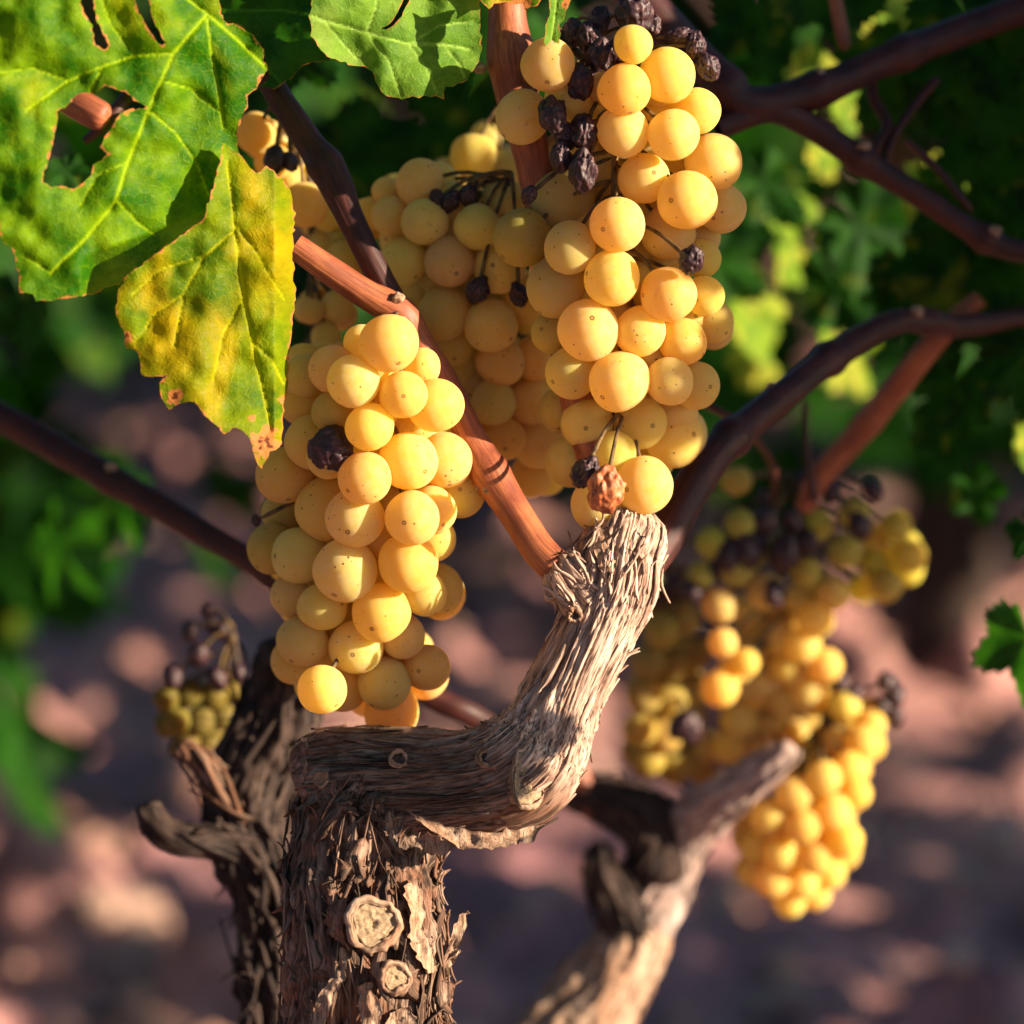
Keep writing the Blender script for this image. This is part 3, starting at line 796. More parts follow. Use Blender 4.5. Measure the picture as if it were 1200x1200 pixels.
# ------------------------------------------------------------------ grapes
def sphere(nu, nv, seed=0, dent=.04):
    th = np.linspace(0, math.pi, nv + 1)[1:-1]; ph = np.linspace(0, 2 * math.pi, nu, endpoint=False)
    T, F = np.meshgrid(th, ph, indexing='ij')
    v = np.stack([np.sin(T) * np.cos(F), np.sin(T) * np.sin(F), np.cos(T)], -1).reshape(-1, 3)
    v = np.vstack([[0, 0, 1], v, [0, 0, -1]])
    f4 = []; f3 = []
    for i in range(nv - 2):
        for j in range(nu):
            a = 1 + i * nu + j; b = 1 + i * nu + (j + 1) % nu
            f4.append((a, a + nu, b + nu, b))
    for j in range(nu):
        f3.append((0, 1 + j, 1 + (j + 1) % nu)); e = 1 + (nv - 2) * nu
        f3.append((len(v) - 1, e + (j + 1) % nu, e + j))
    d = 1 + dent * (vn(v[:, 0] * 1.1 + seed * 7, v[:, 1] * 1.1, v[:, 2] * 1.1, seed) - .5) * 2
    r2 = v[:, 0] ** 2 + v[:, 1] ** 2
    d = d - .02 * np.exp(-r2 / .006) * (v[:, 2] > 0) - .05 * np.exp(-r2 / .02) * (v[:, 2] < 0)
    return v * d[:, None], f4, f3
def grape_mesh(nu, nv, seed, mat, name='grape'):
    v, f4, f3 = sphere(nu, nv, seed)
    me = bpy.data.meshes.new(name)
    me.from_pydata([tuple(x) for x in v], [], [tuple(x) for x in f4 + f3]); me.materials.append(mat)
    me.polygons.foreach_set('use_smooth', [True] * len(me.polygons)); me.update(); return me
G_HI = [grape_mesh(44, 28, s, M_GRAPE) for s in range(6)]
G_LO = [grape_mesh(24, 16, s + 10, M_GRAPE_BG) for s in range(4)]
def raisin_mesh(seed, mat, src, name='raisin', amp=.42):
    v, f = src
    a = 1 - np.abs(2 * fbm(v[:, 0] * 1.5 + seed * 5, v[:, 1] * 1.5, v[:, 2] * 1.5, seed, 2) - 1)
    b2 = 1 - np.abs(2 * vn(v[:, 0] * 3.4 + seed * 5, v[:, 1] * 3.4, v[:, 2] * 2.6, seed + 5) - 1)
    d = .62 + amp * a + .26 * b2
    v = v * d[:, None]
    me = bpy.data.meshes.new(name); me.from_pydata([tuple(x) for x in v], [], [tuple(x) for x in f]); me.materials.append(mat)
    me.polygons.foreach_set('use_smooth', [True] * len(me.polygons)); me.update(); return me
R_HI = [raisin_mesh(s, M_RAISIN, ICO4) for s in range(4)]
R_LO = [raisin_mesh(s + 9, M_RAISIN, ICO2) for s in range(3)]
R_ROT = raisin_mesh(30, M_ROT, ICO4, 'split_grape', .6)

def solve_depths(circ, xc, rb, c0, ytop, k=.91):
    """front-to-back list (x, y, r) -> depth behind/before the focus plane, packed without interpenetration"""
    out = []
    for (x, y, r) in circ:
        q = min(1, abs(x - xc) / rb)
        base = c0 + rb * .8 * (1 - math.sqrt(1 - q * q)) + .2 * (y - ytop)
        d = base
        for _ in range(4):
            ch = False
            for (X, Y, Rr, D) in out:
                L = math.hypot(X - x, Y - y); R2 = k * (r + Rr)
                if L < R2:
                    need = D + math.sqrt(R2 * R2 - L * L)
                    need = min(need, D + r * 1.5)
                    if d < need: d = need; ch = True
            if not ch: break
        out.append((x, y, r, d))
    return out

def make_bunch(label, circ, raisins, fill, seed, xc, rb, c0, ytop, stem_top, hi=True, total=100, group='bunches of white grapes', depth_span=None, tint=(1, 1, 1), packed=None, tints={}):
    rg = random.Random(seed)
    g = packed or solve_depths(circ, xc, rb, c0, ytop)
    nfront = len(g)
    xs = [q[0] for q in g]; ys = [q[1] for q in g]
    span = depth_span or rb * 1.7
    new = []
    for gy_ in np.arange(min(ys), max(ys), 7):
        for gx_ in np.arange(min(xs), max(xs), 7):
            if len(g) + len(new) >= total - len(raisins): break
            if any((X - gx_) ** 2 + (Y - gy_) ** 2 < (Rr * .97) ** 2 for X, Y, Rr, D in g + new): continue
            nb = [(X, Y, Rr, D) for X, Y, Rr, D in g[:nfront] if (X - gx_) ** 2 + (Y - gy_) ** 2 < (2.4 * Rr) ** 2]
            secs = {int((math.atan2(Y - gy_, X - gx_) + math.pi) / (math.pi / 3)) % 6 for X, Y, Rr, D in nb}
            if len(secs) < 5: continue
            r_ = sum(q[2] for q in nb) / len(nb) * .95
            new.append((gx_ + rg.uniform(-3, 3), gy_ + rg.uniform(2, 7), r_, max(q[3] for q in nb) * .5 + sum(q[3] for q in nb) / len(nb) * .5 + r_ * .55))
    g += new
    tries = 0
    while len(g) < min(total - len(raisins), nfront + fill) and tries < 9000:
        tries += 1
        s = rg.choice(g[:nfront])
        r = rg.uniform(.88, 1.08) * s[2]
        x = s[0] + rg.uniform(-30, 30); y = s[1] + rg.uniform(-30, 30); 
        d = s[3] + (rg.uniform(r * .9, span * .45) if rg.random() < .7 else rg.uniform(r, span))
        if x < min(xs) or x > max(xs) or y < min(ys) or y > max(ys) - 26: continue
        ok = True; cover = False
        for (X, Y, Rr, D) in g:
            dd = (X - x) ** 2 + (Y - y) ** 2 + (D - d) ** 2
            if dd < (.84 * (r + Rr)) ** 2: ok = False; break
            if (X - x) ** 2 + (Y - y) ** 2 < (r * .72) ** 2 and D < d: cover = True
        if ok and cover: g.append((x, y, r, d))
    cx = sum(q[0] for q in g) / len(g); cd = sum(q[3] for q in g) / len(g)
    root = empty('grape_bunch', P(stem_top[0], stem_top[1], stem_top[2]), label=label, cat='grape bunch', group=group)
    col_ = root
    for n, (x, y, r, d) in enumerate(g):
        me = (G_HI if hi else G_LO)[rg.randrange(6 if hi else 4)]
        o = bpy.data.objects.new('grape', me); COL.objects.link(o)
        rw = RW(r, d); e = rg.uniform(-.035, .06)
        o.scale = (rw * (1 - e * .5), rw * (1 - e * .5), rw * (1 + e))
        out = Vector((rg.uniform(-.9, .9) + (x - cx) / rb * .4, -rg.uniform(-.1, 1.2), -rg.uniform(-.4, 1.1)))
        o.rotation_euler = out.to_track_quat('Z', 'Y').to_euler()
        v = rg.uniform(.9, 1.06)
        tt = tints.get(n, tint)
        if not hi and y < 690 and x > 760: tt = (tt[0] * .72, tt[1] * .84, tt[2] * .6)  # olive tint puts shade into the right bunch's upper berries
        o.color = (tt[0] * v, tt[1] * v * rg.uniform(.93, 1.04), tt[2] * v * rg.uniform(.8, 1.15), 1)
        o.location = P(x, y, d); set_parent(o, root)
    # stalk: rachis down the middle with a pedicel to every berry
    yt, yb = min(ys), max(ys)
    mb = MB()
    core = [(stem_top[0], stem_top[1], stem_top[2])] + [(cx + (stem_top[0] - cx) * (1 - t) * .3, yt + (yb - yt) * t, cd + .2 * (yt + (yb - yt) * t - (yt + yb) / 2)) for t in (.12, .35, .6, .85)]
    sw = Sweep([(P(*c), RW(5.5 - 0.8 * i, c[2])) for i, c in enumerate(core)], .002)
    v, f, bc = sw.mesh(10, None); mb.add(v, f, bc)
    cpts = np.array(sw.c)
    allp = [(x, y, r, d) for (x, y, r, d) in g] + [(q[0], q[1], q[2], q[3]) for q in raisins]
    for (x, y, r, d) in allp:
        p = np.array(P(x, y, d)); up = p + np.array([0, 0, RW(r, d) * .8])
        k = np.argmin(np.linalg.norm(cpts - up, axis=1)); k = max(0, k - 4)
        a = Vector(cpts[k]); e = Vector(p); mid = (a + e) / 2 + Vector((0, 0, .003))
        s2 = Sweep([(a, .0008), (mid, .0006), (e, .0008)], .003)
        v, f, bc = s2.mesh(6, None); mb.add(v, f, bc)
    mb.build('stem', M_STEM, root)
    for n, (x, y, r, d, *m_) in enumerate(raisins):
        me = (R_HI if hi else R_LO)[rg.randrange(4 if hi else 3)]
        nm = 'raisin'
        if m_ and m_[0] == 'rot': me = R_ROT; nm = 'split_grape'
        o = bpy.data.objects.new(nm, me); COL.objects.link(o)
        rw = RW(r, d) * 1.12; sx = m_[1] if len(m_) > 1 else (.85, .85, 1.15)
        o.scale = (rw * sx[0], rw * sx[1], rw * sx[2])
        if len(m_) <= 1: o.rotation_euler = (rg.uniform(-.6, .6), rg.uniform(-.6, .6), rg.uniform(0, 6))
        o.location = P(x, y, d); set_parent(o, root)
        if nm == 'split_grape': o['label'] = 'split orange brown grape'
    return root

B1 = [(455,402,35),(414,447,31),(472,463,29),(427,560,32),(416,607,35),(405,669,38),(478,540,35),(433,500,29),(520,539,33),(510,475,33),(483,607,32),
      (447,718,35),(378,711,29),(417,758,32),(450,800,32),(354,751,31),(478,660,35),(377,808,29),(472,745,27),(500,782,28),(390,433,29),(495,430,22),
      (497,695,27),(507,598,28),(510,633,25),(540,580,27),(391,483,26),(385,535,27),(424,402,22),(459,834,33),(365,518,32),(381,597,36),(352,651,34),
      (333,557,34),(345,697,28),(357,440,25),(355,470,30),(319,643,30),(333,600,26),(344,775,27),(448,627,27),(402,806,28),(405,738,26),(520,505,25),(470,590,24),
      (455,690,24),(435,770,24),(400,640,24)]
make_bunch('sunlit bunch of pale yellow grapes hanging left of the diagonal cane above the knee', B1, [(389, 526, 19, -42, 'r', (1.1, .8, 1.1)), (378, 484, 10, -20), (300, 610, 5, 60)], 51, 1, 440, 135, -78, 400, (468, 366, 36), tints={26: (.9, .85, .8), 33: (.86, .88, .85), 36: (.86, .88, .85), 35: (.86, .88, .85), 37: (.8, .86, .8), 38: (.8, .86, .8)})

B2 = [(732,105,31),(805,235,36),(730,154,31),(690,387,36),(726,447,36),(755,569,34),(789,158,30),(754,209,31),(717,326,33),(782,88,33),(668,290,31),
      (783,345,33),(720,531,26),(750,388,30),(785,447,28),(688,496,31),(750,495,31),(783,272,33),(836,190,34),(643,76,32),(818,130,27),(790,513,35),
      (700,590,32),(612,278,35),(723,263,33),(847,245,29),(800,400,28),(815,452,29),(667,115,29),(613,137,32),(773,100,25),(825,347,24),(835,377,25),(822,303,23),
      (660,235,38),(653,337,36),(713,200,34),(670,437,31),(658,480,28),(668,541,30),(647,390,25),(742,52,23),(658,180,26),(752,298,31),(777,135,25),(642,318,22),(757,243,29),(700,425,26),(760,420,24),(735,480,24),(765,540,24),(715,370,24)]
R2 = [(680,97,14,-50),(648,135,15,-58),(662,158,12,-46),(684,155,14,-56),(683,200,14,-60,'r',(.9,.9,1.45)),(657,184,12,-52,'r',(.8,.8,1.2)),(705,68,14,-40,'r',(1,.9,1.3)),(690,45,13,-20),(722,62,12,-40),
      (743,14,17,-30,'r',(1,.9,1.3)),(798,42,10,-25,'r',(1.4,.9,.8)),(815,53,11,-30),(830,78,12,-34),(672,38,11,-10),(702,88,12,-36),(810,305,13,-66),(686,553,14,-78),(710,574,16,-94,'rot',(.95,.6,1.2)),(620,228,8,-40),(764,30,10,-20),(702,25,12,-5), (655,50,10,0), (725,85,9,-30)]
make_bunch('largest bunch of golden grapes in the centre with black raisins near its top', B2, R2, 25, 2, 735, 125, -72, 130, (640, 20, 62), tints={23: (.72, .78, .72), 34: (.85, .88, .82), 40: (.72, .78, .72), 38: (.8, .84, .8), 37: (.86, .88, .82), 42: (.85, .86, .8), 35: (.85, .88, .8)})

B3 = [(498,260,28),(560,266,28),(527,307,30),(575,382,32),(520,368,31),(458,253,23),(585,315,30),(473,307,28),(493,215,29),(587,425,28),(630,420,28),(578,472,27),(622,470,28),
      (590,515,26),(630,520,30),(622,557,26),(530,405,25),(615,350,28),(453,225,18),(590,235,26),(433,250,20),(545,430,26),(550,490,24),(485,345,25),(545,345,24),(650,500,26),(640,450,24),(640,560,22)]
make_bunch('slightly soft bunch of yellow grapes behind the diagonal cane', B3, [(527,236,10,118),(550,230,10,112),(560,340,12,96),(608,345,10,100),(512,233,8,120)], 50, 3, 560, 110, 120, 300, (600, 200, 110))
# top back bunch, just over the last one
B4 = [(555,182,27),(587,200,25),(525,205,22),(545,215,22),(610,215,22),(570,160,20)]
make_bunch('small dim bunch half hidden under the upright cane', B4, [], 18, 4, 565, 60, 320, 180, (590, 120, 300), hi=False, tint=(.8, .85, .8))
B5 = [(300,156,25),(357,240,27),(385,252,20),(320,190,22),(405,305,24),(380,290,22),(415,260,20),(340,210,18),(382,395,18),(365,365,16),(395,360,20),(400,330,18)]
make_bunch('blurred pale bunch peeping out between yellow leaf and dark cane', B5, [(322,187,12,190),(340,190,9,190)], 20, 5, 355, 70, 210, 200, (330, 100, 150), hi=False, tint=(.92, .92, .95))

def cv(L): return [(700 + x / 3, 500 + y / 3, r / 3 * .98) for x, y, r in L]
B6 = cv([(1100,455,62),(1015,560,62),(980,480,60),(870,440,62),(905,310,60),(1050,350,58),(770,345,62),(595,580,68),(485,495,68),(430,630,65),(405,410,62),(500,345,58),(730,510,55),(830,590,58),
   (770,680,66),(720,610,66),(720,770,62),(640,740,66),(555,715,68),(520,830,52),(800,840,68),(670,850,62),(430,920,68),(740,930,62),(660,960,66),(560,940,60),(870,980,60),(955,1010,64),(500,1030,70),
   (600,1040,60),(690,1060,60),(780,1030,60),(850,1080,56),(460,1130,60),(380,1130,54),(560,1140,60),(650,1150,56),(740,1140,58),(830,1170,60),(905,1150,56),(490,190,55),(440,760,54),(470,860,50),(370,520,50),(650,440,50),(620,670,50)])
DKR = [(838,597,18,720),(792,645,16,715),(880,640,22,700),(850,650,22,705),(905,655,22,700),(870,625,20,715),(900,620,20,720),(935,600,17,720),(938,560,13,735),(962,578,13,730),(1000,582,14,735),(1025,630,17,715),(915,680,18,710),(845,625,18,720),(800,690,14,720),(925,640,17,720),(860,675,14,715),(880,668,16,712),(895,570,12,735),(1000,610,12,730)]  # small dark wrinkled lumps massed near the top
make_bunch('blurred large bunch on the right with dark lumps clustered at the top', B6, [(a_[0] + ((i_ * 37) % 31 - 15) * 1.6, a_[1] + ((i_ * 53) % 29 - 14) * 1.2, a_[2] * .72, a_[3] + 20) for i_, a_ in enumerate(DKR)], 30, 6, 860, 120, 745, 700, (945, 560, 800), hi=False, tint=(1, .98, .9))
B7 = [(930,930,22),(965,912,22),(995,900,21),(900,958,22),(940,968,22),(976,952,23),(1002,930,20),(990,985,22),(955,1003,23),(915,1000,22),(888,990,21),(905,1030,22),(938,1034,23),(970,1022,22),(925,1056,20),(955,1048,19),(882,1018,16),(1010,870,21),(985,870,21),(960,885,20),(930,895,20),(1020,850,20),(875,960,18)]
B7 = [(x, y, r * .98) for x, y, r in B7]
make_bunch('lowest blurred bunch tapering to a tip above the pale clods on the right', B7, [(985,800,9,860),(1000,815,9,860),(1040,800,10,865),(1050,815,10,865),(1035,830,9,865),(1050,840,9,865),(1045,800,8,865)], 30, 7, 950, 75, 800, 950, (960, 850, 880), hi=False, tint=(1, .98, .85))
B8 = [(775,740,22),(800,725,22),(760,775,22),(790,780,21),(815,765,20),(755,815,22),(785,820,22),(812,808,20),(750,855,21),(778,862,22),(805,850,20),(760,892,20),(790,900,20),(815,885,20),(825,905,17),(745,880,18),(770,710,18),(800,690,18)]
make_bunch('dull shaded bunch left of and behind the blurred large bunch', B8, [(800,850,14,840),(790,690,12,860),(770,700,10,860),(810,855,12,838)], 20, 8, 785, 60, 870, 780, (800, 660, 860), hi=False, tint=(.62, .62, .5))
B9 = [(195,818,16),(222,812,17),(250,815,17),(207,845,17),(235,845,17),(262,840,16),(220,870,16),(245,872,15),(270,810,14),(238,975,11),(245,960,10)]
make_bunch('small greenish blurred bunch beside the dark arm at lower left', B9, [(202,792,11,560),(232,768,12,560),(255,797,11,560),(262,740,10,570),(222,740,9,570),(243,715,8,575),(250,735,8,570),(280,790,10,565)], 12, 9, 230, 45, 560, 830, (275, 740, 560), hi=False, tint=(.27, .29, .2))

# ------------------------------------------------------------------ foreground leaves
def dist_poly(p, L, closed=False):
    L = np.array(L, float)
    A = L; B = np.roll(L, -1, 0) if closed else L[1:]
    if not closed: A = L[:-1]
    best = np.full(len(p), 1e9)
    for a, b2 in zip(A, B):
        d = b2 - a; t = np.clip(((p - a) @ d) / max(d @ d, 1e-9), 0, 1)
        best = np.minimum(best, np.linalg.norm(p - (a + t[:, None] * d), axis=1))
    return best
def inside(p, L):
    L = np.array(L, float); r = np.zeros(len(p), bool)
    for a, b2 in zip(L, np.roll(L, -1, 0)):
        c = (a[1] > p[:, 1]) != (b2[1] > p[:, 1])
        with np.errstate(divide='ignore', invalid='ignore'):
            xx = (b2[0] - a[0]) * (p[:, 1] - a[1]) / (b2[1] - a[1]) + a[0]
        r ^= c & (p[:, 0] < xx)
    return r
def rough_edge(L, seed, step=5, amp=2.2):
    L = np.array(L, float); out = []
    for a, b2 in zip(L, np.roll(L, -1, 0)):
        n = max(1, int(np.linalg.norm(b2 - a) / step))
        for k in range(n): out.append(a + (b2 - a) * k / n)
    out = np.array(out)
    nn = np.stack([vn(out[:, 0] / 5, out[:, 1] / 5, out[:, 0] * 0, seed), vn(out[:, 0] / 5, out[:, 1] / 5, out[:, 0] * 0, seed + 1)], 1) - .5
    return out + nn * 2 * amp
def fg_leaf(outline, holes, veins, dpf, mat, parent, seed=0, step=2.4, dry=(), edgew=5, label=None, petiole=None, bulge=5.0, amp=2.2, name='leaf', dents=True):
    O = rough_edge(outline, seed, 5, amp); H = [rough_edge(h, seed + 3, 4, 1.6) for h in holes]
    lo, hi = O.min(0), O.max(0)
    X, Y = np.meshgrid(np.arange(lo[0], hi[0], step), np.arange(lo[1], hi[1], step))
    p = np.stack([X.ravel(), Y.ravel()], 1); rg = np.random.default_rng(seed); p += rg.uniform(-.25, .25, p.shape) * step
    m = inside(p, O)
    for h in H: m &= ~inside(p, h)
    p = p[m]
    dO = dist_poly(p, O, True)
    dH = np.full(len(p), 1e9)
    for h in H: dH = np.minimum(dH, dist_poly(p, h, True))
    p = p[(dO > step * .6) & (dH > step * .6)]
    pts = [Vector(q) for q in p]; faces_in = []
    base = len(pts); pts += [Vector(q) for q in O]; faces_in.append(list(range(base, len(pts))))
    hol = []
    for h in H:
        base = len(pts); pts += [Vector(q) for q in h]; faces_in.append(list(range(base, len(pts)))); hol.append(h)
    edges = []
    for fc in faces_in:
        edges += [(fc[k], fc[(k + 1) % len(fc)]) for k in range(len(fc))]
    vo, eo, fo, *_ = geometry.delaunay_2d_cdt(pts, edges, [], 0, 1e-5)
    q = np.array([x[:] for x in vo]); F = np.array([t for t in fo if len(t) == 3])
    cen = q[F].mean(1); keep = inside(cen, O)
    for h in H: keep &= ~inside(cen, h)
    F = F[keep]
    x, y = q[:, 0], q[:, 1]
    dv = np.full(len(q), 1e9); wv = np.zeros(len(q))
    for L, wd in veins:
        d = dist_poly(q, L); dv = np.minimum(dv, d); wv = np.maximum(wv, np.exp(-(d / wd) ** 2))
    dE = dist_poly(q, O, True); 
    for h in H: dE = np.minimum(dE, dist_poly(q, h, True) * .8)
    edge = np.exp(-dE / edgew) * .62
    for (ex, ey, er) in dry:
        edge = np.maximum(edge, np.clip(1.15 - np.hypot(x - ex, y - ey) / er, 0, 1))
    z = dpf(x, y)
    z = z - bulge * (1 - np.exp(-dv / 12)) + (fbm(x / 46, y / 46, 0 * x, seed, 2) - .5) * 34 + (fbm(x / 14, y / 14, 0 * x, seed + 6, 2) - .5) * 3 + wv * 2.0
    v = PA(x, y, z)
    f = F
    mb = MB(); mb.add(v, f, np.stack([x, y, 0 * x + seed * 31], 1))
    o = mb.build(name, mat, parent)
    marg = np.exp(-dE / 26)
    for nm, dat in (('vein', wv), ('edge', edge), ('marg', marg)):
        a = o.data.attributes.new(nm, 'FLOAT', 'POINT'); a.data.foreach_set('value', dat.astype(np.float32))
    if label: o['label'] = label
    return o

outA = [(-40,-50),(262,-50),(255,-10),(262,25),(275,28),(295,40),(308,58),(313,82),(303,98),(291,113),(290,126),(282,138),(279,152),(278,172),(284,190),(276,215),(274,238),(230,268),(190,293),(140,332),(108,345),(42,353),(38,345),(23,343),(21,325),(17,296),(9,286),(2,284),(-2,250),(-40,240)]
hole1 = [(50,213),(52,200),(58,185),(66,148),(68,130),(90,115),(113,108),(123,99),(132,103),(150,110),(157,118),(172,124),(168,128),(155,128),(142,133),(130,150),(117,172),(126,180),(119,188),(110,193),(106,206),(97,214),(86,222),(72,217),(60,219)]
slit1 = [(94,0),(100,-20),(108,-20),(110,5),(113,25),(121,40),(128,53),(124,58),(112,53),(108,30),(98,14)]
slit2 = [(153,-20),(163,-20),(173,0),(183,30),(194,50),(190,54),(182,47),(172,30),(162,15)]
vA = [([(242,18),(203,63),(175,128),(150,190),(135,238),(100,280),(60,320)],2.2),([(242,18),(248,65),(256,105),(262,150)],1.4),([(242,15),(280,48),(313,80)],2.0),([(203,63),(160,65),(120,78),(80,95),(30,130)],1.5),
      ([(242,15),(215,-5),(190,-30)],1.8),([(175,130),(205,155),(230,190),(245,230)],1.2),([(138,235),(160,260),(180,275)],1.2),([(190,95),(225,105),(255,130)],1.0),([(150,190),(115,205),(95,240)],1.0),([(120,78),(100,120),(60,150)],1.0),([(160,65),(130,30),(120,0)],1.0),([(80,95),(40,80),(0,85)],1.0),([(60,320),(30,300)],1.0)]
def dA(x, y):
    # fold line from (100,300) to (276,236): below it the lobe turns under
    t = ((x - 100) * (236 - 300) - (y - 300) * (276 - 100)) / math.hypot(176, 64)
    fold = np.clip(-t, 0, 60) * np.clip((x - 96) / 16, 0, 1)
    crease = .35 * np.abs((x - 243) * .87 + (y - 18) * .49) * .4
    curl = .0016 * np.clip(90 - x, 0, 200) ** 2
    return -150 + .42 * (x - 170) + .12 * (y - 150) + fold * 3.4 + crease * .5 + curl * .8
leafA = fg_leaf(outA, [hole1, slit1, slit2], vA, dA, M_LEAF_A, vine, 1, dry=((118, 50, 9), (104, 6, 10), (70, 135, 6), (54, 200, 7), (118, 175, 8), (190, 52, 6), (24, 343, 6), (306, 92, 7)), label='large torn green leaf with a hole at the top left')

outB = [(262,168),(283,185),(299,204),(312,194),(325,205),(340,222),(346,250),(343,300),(346,345),(341,400),(338,450),(333,470),(331,492),(331,520),(318,530),(306,550),(303,545),(297,528),(290,510),(279,500),(264,508),(240,487),(228,470),(212,473),(200,479),(189,468),(189,450),(196,440),(183,442),(166,440),(165,425),(160,410),(148,408),(144,388),(136,370),(138,338),(150,322),(190,292),(240,255),(255,200)]
vB = [([(266,190),(272,235),(275,270),(285,350),(300,420),(318,505)],1.8),([(275,270),(240,300),(215,345),(205,405)],1.3),([(285,350),(262,390),(250,445)],1.1),([(275,262),(300,295),(332,350)],1.2),([(215,345),(180,370),(160,400)],1.0),([(295,400),(318,420),(332,450)],1.0),([(240,300),(190,315),(155,345)],1.0)]
def dB(x, y):
    return -118 + .30 * (x - 270) + .05 * (y - 300) + np.clip(x - 322, 0, 40) * 2.2 + np.clip(240 - x, 0, 120) * .28
leafB = fg_leaf(outB, [], vB, dB, M_LEAF_B, vine, 2, dry=((312, 520, 30), (205, 465, 16), (148, 395, 12), (336, 470, 14), (295, 490, 7), (190, 445, 8), (341, 420, 10)), edgew=4, label='yellowing leaf with a withered orange tip')

outC = [(372,-60),(560,-60),(562,10),(563,38),(566,55),(558,76),(548,93),(536,99),(523,102),(520,115),(495,113),(470,117),(450,112),(443,100),(437,84),(420,77),(400,72),(388,70),(366,46),(363,20)]
slitC = [(446,33),(456,30),(464,18),(478,-10),(484,-30),(494,-30),(484,-5),(470,18),(462,30),(453,35)]
vC = [([(340,10),(380,24),(430,38),(480,52),(520,52),(552,58)],1.6),([(430,38),(455,70),(470,110)],1.2),([(480,52),(500,80),(512,108)],1.1),([(480,52),(515,30),(555,25)],1.0),([(380,24),(400,50),(420,70)],1.0),([(430,38),(440,10),(445,-30)],1.1),([(520,52),(538,75),(545,92)],.9)]
fg_leaf(outC, [slitC], vC, lambda x, y: -30 + .42 * (x - 470) + .1 * (y - 50), M_LEAF_C, vine, 3, edgew=1.2, label='fresh green leaf lobe with netted veins at the top')
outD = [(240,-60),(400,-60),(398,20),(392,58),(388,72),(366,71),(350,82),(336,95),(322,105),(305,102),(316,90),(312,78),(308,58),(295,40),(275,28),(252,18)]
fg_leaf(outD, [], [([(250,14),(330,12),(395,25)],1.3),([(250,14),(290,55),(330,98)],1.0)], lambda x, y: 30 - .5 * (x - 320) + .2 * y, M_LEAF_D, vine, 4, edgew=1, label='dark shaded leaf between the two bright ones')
outE = [(636,-30),(642,0),(645,15),(640,32),(637,50),(644,62),(653,60),(655,45),(657,30),(666,8),(672,-10),(672,-30)]
fg_leaf(outE, [], [([(655,-20),(650,20),(646,58)],1.3)], lambda x, y: -70 + .5 * (x - 655), M_LEAF_C, vine, 5, edgew=2.5, dry=((664, 5, 10), (646, 58, 8)), step=1.6)
outF = [(556,-30),(560,-2),(572,12),(580,6),(586,2),(600,4),(612,6),(616,12),(630,6),(640,-4),(640,-30)]
fg_leaf(outF, [], [], lambda x, y: -20 + .3 * (x - 600), M_LEAF_B, vine, 6, edgew=4, dry=((612, 8, 20),), step=1.8)

# ------------------------------------------------------------------ whole vine leaves (for everything out of focus)
def leaf_shape(seed, size=1.0):
    """a five-lobed toothed vine leaf, petiole at the origin, blade along +Y, facing +Z"""
    rg = random.Random(seed); K = 64
    lob = [(0, 1.0), (62, .86), (-62, .86), (122, .62), (-122, .62)]
    pts = []
    for k in range(K):
        a = -170 + 340 * k / (K - 1)
        r = 0
        for c, l in lob:
            r = max(r, l * (1 - .42 * min(1, abs(a - c) / 34) ** 1.3))
        r *= 1 + (.07 if k % 2 else -.05) * rg.uniform(.6, 1.3)
        if abs(a) > 150: r *= .8
        pts.append((math.sin(R_(a)) * r, math.cos(R_(a)) * r))
    v = [(0, 0, 0)]; rings = 4
    for q in range(1, rings + 1):
        for (x, y) in pts:
            s = q / rings
            v.append((x * s, y * s, 0))
    v = np.array(v)
    ang = np.arctan2(v[:, 0], v[:, 1]); rad = np.hypot(v[:, 0], v[:, 1])
    cup = rg.uniform(-.25, .35); fold = rg.uniform(.05, .35)
    v[:, 2] = -cup * rad ** 2 * .5 + fold * np.abs(v[:, 0]) * .5 + .10 * np.cos(ang * 5.8 + 0.2) * rad + .10 * (vn(v[:, 0] * 2.2 + seed, v[:, 1] * 2.2, 0 * v[:, 0], seed) - .5)
    v[:, 1] += .25
    f3 = [(0, 1 + k, 2 + k) for k in range(K - 1)]
    for q in range(rings - 1):
        for k in range(K - 1):
            a = 1 + q * K + k; b2 = a + K
            f3 += [(a, b2, b2 + 1), (a, b2 + 1, a + 1)]
    return v * size, np.array(f3)
LEAVES = [leaf_shape(s) for s in range(7)]

def rot_to(n, roll):
    z = np.array(n, float); z /= np.linalg.norm(z)
    a = np.array([0, 0, -1.0]) if abs(z[2]) < .95 else np.array([0, -1.0, 0])
    y = a - z * a.dot(z); y /= np.linalg.norm(y); x = np.cross(y, z)
    c, s = math.cos(roll), math.sin(roll)
    return np.stack([x * c + y * s, -x * s + y * c, z], 1)
def put_leaf(mb, pos, size, n, roll, k):
    v, f = LEAVES[k % 7]
    M = rot_to(n, roll)
    mb.add((v * size) @ M.T + np.array(pos), f, v * 160 + np.array([k * 37.0, (k * 91) % 501, (k * 17) % 97]))

